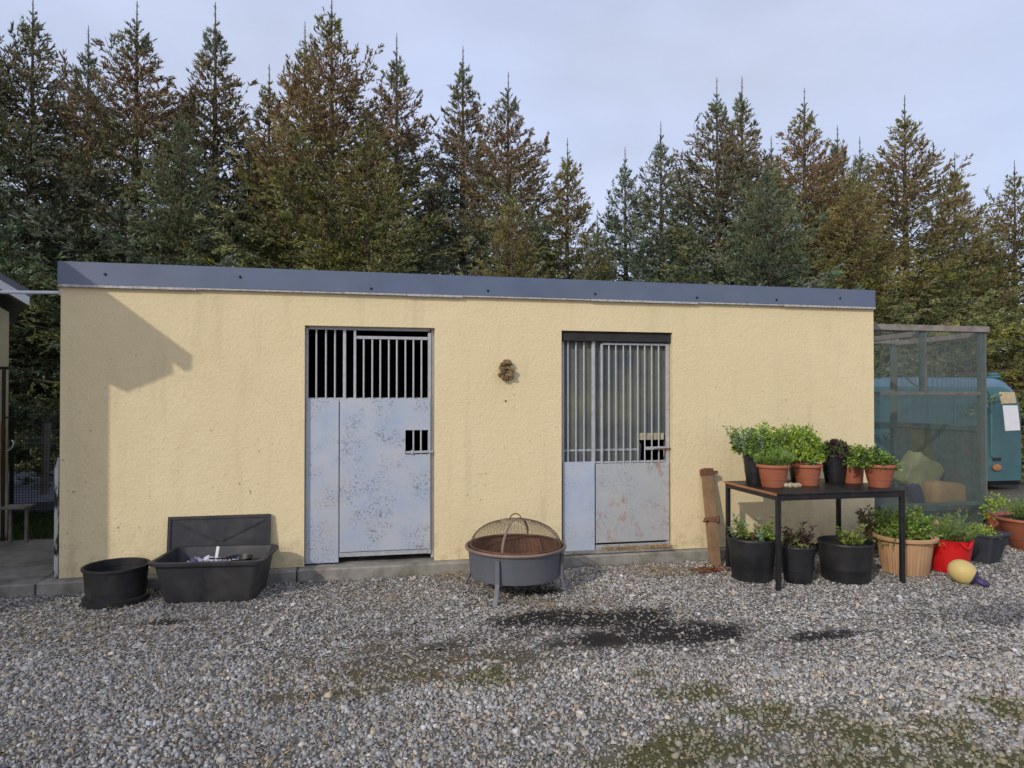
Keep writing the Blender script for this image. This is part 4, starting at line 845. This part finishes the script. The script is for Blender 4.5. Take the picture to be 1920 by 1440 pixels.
post(ax0 + .051, ax1 - .077, AY, AY + .045, alow - .02, alow + .02, 'greenpaint', 'rail')
post(ax1 - .1, ax1 - .02, AB, AB + .06, G, atop - .08); post(ax0, ax0 + .08, AB, AB + .06, G, atop - .08)
post(ax0, ax1, AB - .005, AB + .055, atop - .079, atop, 'greywood', 'rail'); zr = wz(1750, 797, AB); post(ax0 + .081, ax1 - .101, AB - .03, AB - .001, zr - .035, zr + .035, 'greenpaint', 'rail')
for xx in (ax0 + .02, mx_ + .01, ax1 - .05): post(xx - .025, xx + .025, AY + .062, AB - .012, atop - .10, atop - .04, 'orange' if xx < mx_ else 'greywood', 'rafter')
post(ax1 - .05, ax1 - .005, AY + .062, AB - .012, amid - .02, amid + .02, 'greenpaint', 'rail')
zs = 1.13; post(ax1 - .055, ax1 - .012, AY + .062, AB - .012, zs - .035, zs + .035, 'greenpaint', 'rail')
for k in range(11):
    y0 = AY + .066 + k * (AB - AY - .08) / 11; y1 = AY + .066 + (k + 1) * (AB - AY - .08) / 11 - .006
    MB().box(ax1 - .034 - .004 * (k % 2), ax1 - .018, y0, y1, G, zs - .037).build('board', 'mossboard' if k in (6, 7, 8) else 'greenpaint', av)
wire_mesh('wire_mesh', ax0, ax1 - .01, G, atop - .05, AY - .012, .0135, .0018, 'wire', av)
m = MB()
for k in range(int((AB - AY) / .02)): yy = AY + .07 + k * .02; m.box(ax1 + .002, ax1 + .0045, yy, yy + .002, G, atop - .05)
for k in range(int((atop - G) / .02)): zz = G + k * .02; m.box(ax1 + .005, ax1 + .007, AY + .06, AB, zz, zz + .002)
o = m.build('wire_mesh', 'wire', av); o['kind'] = 'stuff'
m = MB(); q0 = on_y(1692, 702, AY + .3); q1 = on_y(1735, 730, AY + .3); m.tube([q0, (q0 + q1) / 2 + Vector((0, 0, -.03)), q1], .010, 6); o = m.build('perch', 'greywood', av)
# inside
def lumpy(name, c, hx, hy, hz, mat, label, cat, seed, tilt=0.0, rotz=0.0):
    rr = random.Random(seed); m = MB(); mt = Matrix.Translation(Vector(c)) @ Matrix.Rotation(rotz, 4, 'Z') @ Matrix.Rotation(tilt, 4, 'Y'); N_ = 14; vs_ = []; fs = []
    for i in range(N_ + 1):
        th = math.pi * i / N_
        for j in range(24):
            ph = 2 * math.pi * j / 24; p_ = Vector((math.sin(th) * math.cos(ph), math.sin(th) * math.sin(ph), math.cos(th)))
            e = .35; p_ = Vector([math.copysign(abs(a) ** e, a) for a in p_]); k = 1 + .05 * math.sin(5 * ph + seed) * math.sin(4 * th) + rr.uniform(-.015, .015)
            vs_.append(mt @ Vector((p_.x * hx * k, p_.y * hy * k, p_.z * hz * k)))
    for i in range(N_):
        for j in range(24): fs.append((i * 24 + j, i * 24 + (j + 1) % 24, (i + 1) * 24 + (j + 1) % 24, (i + 1) * 24 + j))
    m.add(vs_, fs, True); o = m.build(name, mat); return tag(o, label, cat)
q = on_y(1722, 888, AY + .55); lumpy('sack', (q.x, AY + .55, q.z), .24, .12, .22, 'bag', 'green-stained plastic sack heaped inside the aviary', 'sack', 1, .5)
q = on_y(1772, 925, AY + .35); lumpy('carton', (q.x, AY + .38, q.z - .03), .26, .13, .17, 'box', 'slumped tan card carton on the aviary floor', 'box', 2, .12)
MB().box(ax0 + .2, ax1 - .12, AY + .2, AY + .75, G, .24, .02).build('ledge', 'greenpaint', av)
q = on_y(1716, 928, AY + .3); lumpy('dark_bag', (q.x, AY + .3, q.z), .07, .06, .13, 'purple', 'dark purple bag slumped beside the carton in the aviary', 'bag', 3, -.3)

# ------------------------------------------------------------------ horse trailer
HY = 3.4; tl = empty('horse_trailer', (8, HY, 0), 'old faded teal horse trailer with rounded nose behind the aviary', 'trailer')
tx1 = wx(1914, HY); tx0 = tx1 - 4.3; tzt = wz(1750, 706, HY); tzb = .08
def tprof(inset, zt):
    r = .42; pts = [(tx0 + inset, tzb), (tx1 - inset, tzb)]
    for k in range(9): a = R(90 * k / 8); pts.append((tx1 - inset - r + r * math.cos(a), zt - r + r * math.sin(a)))
    for k in range(9): a = R(90 + 90 * k / 8); pts.append((tx0 + inset + .2 + .2 * math.cos(a), zt - .2 + .2 * math.sin(a)))
    return pts
m = MB(); secs = [(0, .0, tzt - .24), (.012, .0, tzt - .17), (.05, .0, tzt - .09), (.11, .0, tzt - .035), (.2, 0, tzt - .008), (.35, 0, tzt), (1.45, 0, tzt), (1.6, 0, tzt - .008), (1.75, .0, tzt - .1), (1.8, .0, tzt - .24)]
vs_ = []; npf = len(tprof(0, tzt))
for dy, ins, zt in secs: vs_ += [Vector((x, HY + dy, z)) for x, z in tprof(ins, zt)]
fs = [(k * npf + j, k * npf + (j + 1) % npf, (k + 1) * npf + (j + 1) % npf, (k + 1) * npf + j) for k in range(len(secs) - 1) for j in range(npf)] + [tuple(range(npf)), tuple((len(secs) - 1) * npf + j for j in range(npf))[::-1]]
m.add(vs_, fs, True); bodym = m.build('body', 'teal', tl)
bodym.data.materials.append(M['teal_roof'])
for p_ in bodym.data.polygons:
    if p_.normal.z > .25: p_.material_index = 1
def tpatch(name, px0, py0, px1, py1, mat, d=.004, skew=0.0):
    a = on_y(px0, py1, HY); b = on_y(px1, py0, HY); m = MB(); m.add([(a.x + skew, HY - d - .004, a.z), (b.x, HY - d - .004, a.z + .01), (b.x - skew, HY - d - .004, b.z), (a.x, HY - d - .004, b.z), (a.x + skew, HY + .002, a.z), (b.x, HY + .002, a.z + .01), (b.x - skew, HY + .002, b.z), (a.x, HY + .002, b.z)], [(0, 1, 2, 3), (4, 5, 6, 7), (0, 1, 5, 4), (1, 2, 6, 5), (2, 3, 7, 6), (3, 0, 4, 7)]); return m.build(name, mat, tl)
tpatch('cream_panel', 1873, 735, 1905, 757, 'cream', skew=.04); tpatch('white_panel', 1880, 760, 1912, 808, 'white', skew=.05)
for px in (1857,):
    xx = wx(px, HY); MB().tube([(xx, HY - .01, .5), (xx, HY - .012, tzt - .45), (xx - .02, HY - .01, tzt - .28), (xx - .12, HY + .03, tzt - .13)], .022, 6).build('corner_trim', 'teal', tl)
xx = wx(1790, HY); MB().tube([(xx, HY - .006, .5), (xx, HY - .006, tzt - .3)], .012, 6).build('seam_trim', 'teal', tl)
m = MB(); q = on_y(1862, 703, HY + .5); m.lathe([(.10, -.06), (.12, -.03), (.10, .0), (.11, .02), (.05, .055), (.0001, .06)], (q.x, HY + .5, tzt + .04), 16); m.build('roof_vent', 'teal', tl)
MB().box(tx0 + .3, tx1 + .1, HY + .1, HY + 1.7, .0, .07, .01).build('chassis', 'steel', tl)
for yy in (HY - .06, HY + 1.62):
    whx = wx(1866, HY) - 1.1
    for xw in (whx, whx - .75):
        wr = MB(); wr.lathe([(.12, -.09), (.29, -.095), (.33, -.07), (.33, .07), (.29, .095), (.12, .09)], (0, 0, 0), 28); me_rot = Matrix.Translation(Vector((xw, yy + .1, .23))) @ Matrix.Rotation(R(90), 4, 'X'); wr.v = [me_rot @ v for v in wr.v]
        wheel = wr.build('tyre', 'tyre', tl)
        wr = MB(); wr.lathe([(.0001, .05), (.12, .055), (.14, .08), (.14, -.08), (.0001, -.05)], (0, 0, 0), 20); wr.v = [me_rot @ v for v in wr.v]; wr.build('rim', 'white', wheel)
m = MB(); q = on_y(1866, 876, HY); m.lathe([(.0001, -.02), (.045, -.01), (.055, .02), (.0001, .03)], (0, 0, 0), 12); mt_ = Matrix.Translation(Vector((q.x, HY - .02, q.z))) @ Matrix.Rotation(R(90), 4, 'X') @ Matrix.Diagonal((1.6, 1, 1, 1)); m.v = [mt_ @ v for v in m.v]; m.build('rusty_lamp', 'orange', tl)
MB().box(wx(1860, HY), wx(1875, HY), HY - .015, HY - .002, wz(1866, 864, HY), wz(1866, 858, HY)).build('slot', 'lintel', tl)

# ------------------------------------------------------------------ spruce trees
def spruce(seed, Rmax, dens=1.0, lean=0.0, openness=0.0):
    rng = np.random.default_rng(seed); H = 10.0; Vs = []; Cs = []; limb = MB(); cones = []
    pal = np.array([(0.14, 0.175, 0.08), (0.12, 0.16, 0.09), (0.175, 0.19, 0.075), (0.18, 0.205, 0.145), (0.10, 0.13, 0.068)])
    z = 0.5; az = rng.uniform(0, 6.28)
    while z < H - .25:
        f = z / H; nb = 5 if f < .8 else 4
        for k in range(nb):
            az += 2 * math.pi / nb + rng.normal(0, .35); zz = z + rng.uniform(-.14, .14)
            L = Rmax * (1.12 * (1 - f) ** .98) * rng.uniform(.62, 1.18) + .10
            lng = rng.random() < .11
            if lng: L *= 1.32
            el = R(-12 + 64 * f ** 1.5 + rng.normal(0, 7) + (8 if lng else 0)); droop = .34 * (1 - f); upt = .20 + .10 * f
            ts = np.linspace(0, 1, 6); ca, sa = math.cos(az), math.sin(az)
            def pt(t): 
                r_ = L * t * math.cos(el); h_ = L * (t * math.sin(el) - droop * t ** 1.6 * .6 + upt * t ** 4); return np.stack([ca * r_, sa * r_, zz + h_], -1)
            bp = pt(ts); limb.tube([Vector(p_) for p_ in bp], [max(.004, .022 * (L / 2) * (1 - .85 * t)) for t in ts], 4, cap=False)
            ns = max(6, int(L / .094 * dens)); t = rng.uniform(.05, 1.0, ns) ** .8
            B = pt(t); T = pt(np.minimum(t + .05, 1.06)) - pt(t - .02); T = nrm(T); side = np.where(rng.random(ns) < .5, -1, 1)[:, None]
            S = np.array([-sa, ca, 0])[None] * side; dn = rng.uniform(.1, .75, ns)[:, None] * (1 - f * .8)
            D = nrm(T * rng.uniform(.45, .95, ns)[:, None] + S * rng.uniform(.35, .9, ns)[:, None] - np.array([0, 0, 1])[None] * dn)
            l = (.22 * min(1, L / .8) + .50 * (1 - t) * min(1, L / 1.6) + .04) * rng.uniform(.7, 1.25, ns)
            # each sub-branch carries shoots
            nsh = 9 if f < .80 else (8 if f < .9 else 6); u = rng.uniform(.02, 1.0, (ns, nsh)); sb_ = B[:, None] + D[:, None] * (l[:, None] * u)[:, :, None]; sb_[:, :, 2] -= (l[:, None] * u ** 2 * .18 * (1 - f))
            sd = nrm(D[:, None] * .75 + rng.normal(0, .40, (ns, nsh, 3)) + T[:, None] * .35 + np.array([0, 0, .22]))
            sb_ = sb_.reshape(-1, 3); sd = sd.reshape(-1, 3); m_ = len(sb_); sc_ = (1 - .28 * f)
            colb = pal[rng.integers(0, 5)] * rng.uniform(.75, 1.4); cs = colb[None] * rng.uniform(.7, 1.3, (m_, 1))
            Ls = rng.uniform(.09, .19, m_)[:, None] * sc_; rs = rng.uniform(.014, .024, m_)[:, None] * sc_
            a1 = nrm(np.cross(sd, rng.normal(size=(m_, 3)))); a2 = np.cross(sd, a1); md = sb_ + sd * Ls * .45; tp_ = sb_ + sd * Ls
            r3 = [md + (a1 * math.cos(q) + a2 * math.sin(q)) * rs * rng.uniform(.6, 1.4, (m_, 1)) for q in (0, 2.094, 4.189)]
            tri = []
            for q in range(3): tri += [sb_, r3[q], r3[(q + 1) % 3], r3[q], tp_, r3[(q + 1) % 3]]
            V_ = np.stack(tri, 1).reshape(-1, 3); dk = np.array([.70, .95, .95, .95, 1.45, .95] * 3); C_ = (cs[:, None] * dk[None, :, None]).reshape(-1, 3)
            Vs.append(V_); Cs.append(C_)
            nb_ = 2; PB = np.repeat(sb_, nb_, 0) + np.repeat(sd * Ls, nb_, 0) * rng.uniform(.1, .8, (m_ * nb_, 1)); DB = nrm(np.repeat(sd, nb_, 0) + rng.normal(0, .5, (m_ * nb_, 3)))
            V_, C_, _ = blades(PB, DB, rng.uniform(.05, .10, m_ * nb_) * sc_, rng.uniform(.012, .022, m_ * nb_) * sc_, np.repeat(cs, nb_, 0) * 1.1, rng, tri=True)
            Vs.append(V_); Cs.append(C_)
            if f > .55:
                nc = int(rng.poisson(4.5 * (f - .45) * 2 * min(1, L))); 
                for q in range(nc): cones.append(pt(np.array([rng.uniform(.35, 1)]))[0] + np.array([rng.normal(0, .05), rng.normal(0, .05), -.05]))
        z += .20 * (1 - .35 * f) if f < .86 else .24
    # leader
    P = np.stack([np.zeros(70), np.zeros(70), rng.uniform(H - .9, H + .5, 70)], 1); a = rng.uniform(0, 6.28, 70); D = np.stack([np.cos(a), np.sin(a), rng.uniform(.5, 1.6, 70)], 1)
    V_, C_, _ = blades(P, D, .07, .018, np.tile(pal[:1], (70, 1)), rng, tri=True); Vs.append(V_); Cs.append(C_)
    for k in range(5):
        h = H - .75 + .2 * k
        for q in range(4):
            a = rng.uniform(0, 6.28); L = .34 - .055 * k; dd = np.array([math.cos(a) * .6, math.sin(a) * .6, .8]); n_ = 26; t = rng.random((n_, 1)); P = np.array([0, 0, h]) + dd * L * t; D = dd + rng.normal(0, .5, (n_, 3))
            V_, C_, _ = blades(P, D, .06, .016, np.tile(pal[1:2], (n_, 1)), rng, tri=True); Vs.append(V_); Cs.append(C_)
    limb.tube([(0, 0, -.3), (.02, .01, 3), (-.02, .02, 6), (0, 0, 8.5), (0, 0, H + .6)], [.17, .13, .085, .035, .007], 9)
    V = np.concatenate(Vs); C = np.concatenate(Cs)
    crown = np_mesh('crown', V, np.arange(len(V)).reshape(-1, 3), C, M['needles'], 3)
    trunk = limb.mesh('trunk', M['bark'])
    cn = np.array(cones); n = len(cn); octa = np.array([(1, 0, 0), (0, 1, 0), (-1, 0, 0), (0, -1, 0), (0, 0, 1), (0, 0, -1)]) * np.array([.022, .022, .05]); of = np.array([(0, 1, 4), (1, 2, 4), (2, 3, 4), (3, 0, 4), (1, 0, 5), (2, 1, 5), (3, 2, 5), (0, 3, 5)])
    CV = (cn[:, None] + octa[None] * rng.uniform(.8, 1.3, (n, 1, 1))).reshape(-1, 3); CF = (np.arange(n)[:, None, None] * 6 + of[None]).reshape(-1, 3)
    cm_ = np_mesh('cones', CV, CF, np.repeat(np.array([[0.26, 0.15, 0.075]]) * rng.uniform(.6, 1.2, (n, 1)), 6, 0), M['cone'], 3)
    return crown, trunk, cm_
PROTO = [spruce(1, 3.4), spruce(2, 2.9), spruce(3, 3.8), spruce(4, 2.5)]
# tip pixel x, y, depth, proto, tint, brown, label
BL, GR, OL, DK = (0.92, 1.0, 1.12), (1, 1, 1), (1.3, 1.12, .72), (.8, .85, .85)
TREES = [
 (-70, -60, 12.0, 2, DK, .3, 'dark dense spruce cut off by the left edge of the photo'),
 (62, -18, 12.6, 0, GR, .6, 'tall dark spruce above the left end of the roof'),
 (166, 48, 15.0, 1, BL, .4, 'thin-topped spruce behind, second gap from the left'),
 (257, 2, 13.2, 0, GR, 1.0, 'spruce with brownish top above the pale shadow on the wall'),
 (404, 4, 14.2, 3, BL, .8, 'narrow pointed spruce standing apart left of the tallest brown tree'),
 (505, 120, 14.8, 3, OL, .9, 'short slim spruce tucked against the tallest brown tree'),
 (622, -12, 13.0, 2, OL, 1.0, 'broad tallest spruce with rust-brown crown above the left door'),
 (572, 40, 13.8, 1, OL, 1.0, 'second leader spruce grown into the left side of the tallest brown tree'),
 (744, 62, 15.0, 1, GR, .9, 'brown-tinged spruce just right of the tallest tree'),
 (868, 86, 16.2, 3, BL, .8, 'slender spruce with bare spiky tip above the rope knot'),
 (953, 135, 14.4, 0, GR, 1.0, 'spruce with reddish upper crown left of the sky gap'),
 (1064, 258, 14.0, 1, OL, .6, 'low spruce on the left slope of the sky gap'),
 (1172, 275, 15.6, 1, BL, .1, 'blue-green spruce at the right side of the sky gap'),
 (1239, 228, 15.0, 1, BL, .3, 'blue-green spruce left of the twin-tipped tree'),
 (1344, 145, 14.6, 0, BL, .7, 'large blue-green spruce above the right-hand door, left of twin tips'),
 (1391, 143, 15.2, 3, GR, .7, 'slim spruce forming the right one of the twin tips'),
 (1446, 255, 17.5, 1, GR, .8, 'small spruce filling between twin tips and red-topped tree'),
 (1508, 165, 14.8, 0, OL, 1.0, 'spruce with bright red-brown pointed top at right'),
 (1570, 235, 18.5, 3, GR, .5, 'thin far spruce just right of the red-brown pointed top'),
 (1612, 255, 18.0, 1, GR, .7, 'small far spruce left of the open airy top'),
 (1696, 178, 15.0, 0, OL, .8, 'airy spreading-topped spruce above the roof end'),
 (1790, 285, 17.0, 1, OL, .8, 'spruce with slanting right side above the aviary'),
 (1902, 300, 17.5, 2, OL, .6, 'olive spruce above the horse trailer at right edge'),
 (2030, 260, 17.0, 2, OL, .6, 'olive spruce cut off by the right edge of the photo'),
 (340, 190, 12.2, 2, GR, .2, 'shorter bushy spruce in front, above the left roof trim'),
 (690, 210, 12.4, 2, OL, .4, 'yellow-green drooping spruce in front, above the left door'),
 (1440, 290, 12.8, 2, BL, .2, 'shorter blue-green spruce in front, above the right roof trim'),
 (1600, 300, 13.6, 2, OL, .6, 'shorter brown-green spruce in front, above the pots'),
 (120, 330, 20.0, 2, DK, .2, 'far dark spruce filling behind the left trees'), (480, 300, 20.0, 2, DK, .2, 'far dark spruce filling left of the tallest brown tree'),
 (830, 300, 20.0, 2, DK, .2, 'far dark spruce filling behind the slender spiky spruce'), (1000, 380, 20.0, 2, DK, .2, 'far dark spruce low behind the left side of the sky gap'),
 (1290, 330, 20.0, 2, DK, .2, 'far dark spruce filling behind the large blue-green spruce'), (1540, 330, 21.0, 2, DK, .2, 'far dark spruce filling behind the red-brown pointed top'),
 (1760, 390, 21.0, 2, DK, .2, 'far dark spruce filling behind the aviary trees'), (1840, 420, 20.0, 2, OL, .2, 'far olive spruce low between the aviary and the trailer'),
 (960, 330, 12.6, 1, OL, .5, 'lower olive spruce in front, above the rope knot'), (1120, 400, 13.4, 1, GR, .3, 'lowest spruce in the dip between the two tree groups'),
]
rt_ = random.Random(8)
for i, (px, py, dep, pi, tint, br, lab) in enumerate(TREES):
    tp = at_d(px, py, dep); gz0 = G - .05; Hh = tp.z - gz0; s = Hh / 10.6
    e = empty('spruce_tree', (tp.x, tp.y, gz0), lab, 'tree', 'spruce trees behind the building')
    sw = {True: 1.0, False: 1.0}[True] * rt_.uniform(.95, 1.12)
    e.rotation_euler = (0, 0, rt_.uniform(0, 6.28)); e.scale = (s * sw, s * sw, s)
    for nm, me in zip(('crown', 'trunk', 'cones'), PROTO[pi]):
        if nm == 'cones' and br < .35: continue
        c = bpy.data.objects.new(nm, me); COL.objects.link(c); c.parent = e
        if nm == 'crown': c.color = (*tint, br)
        if nm == 'cones': c['kind'] = 'stuff'
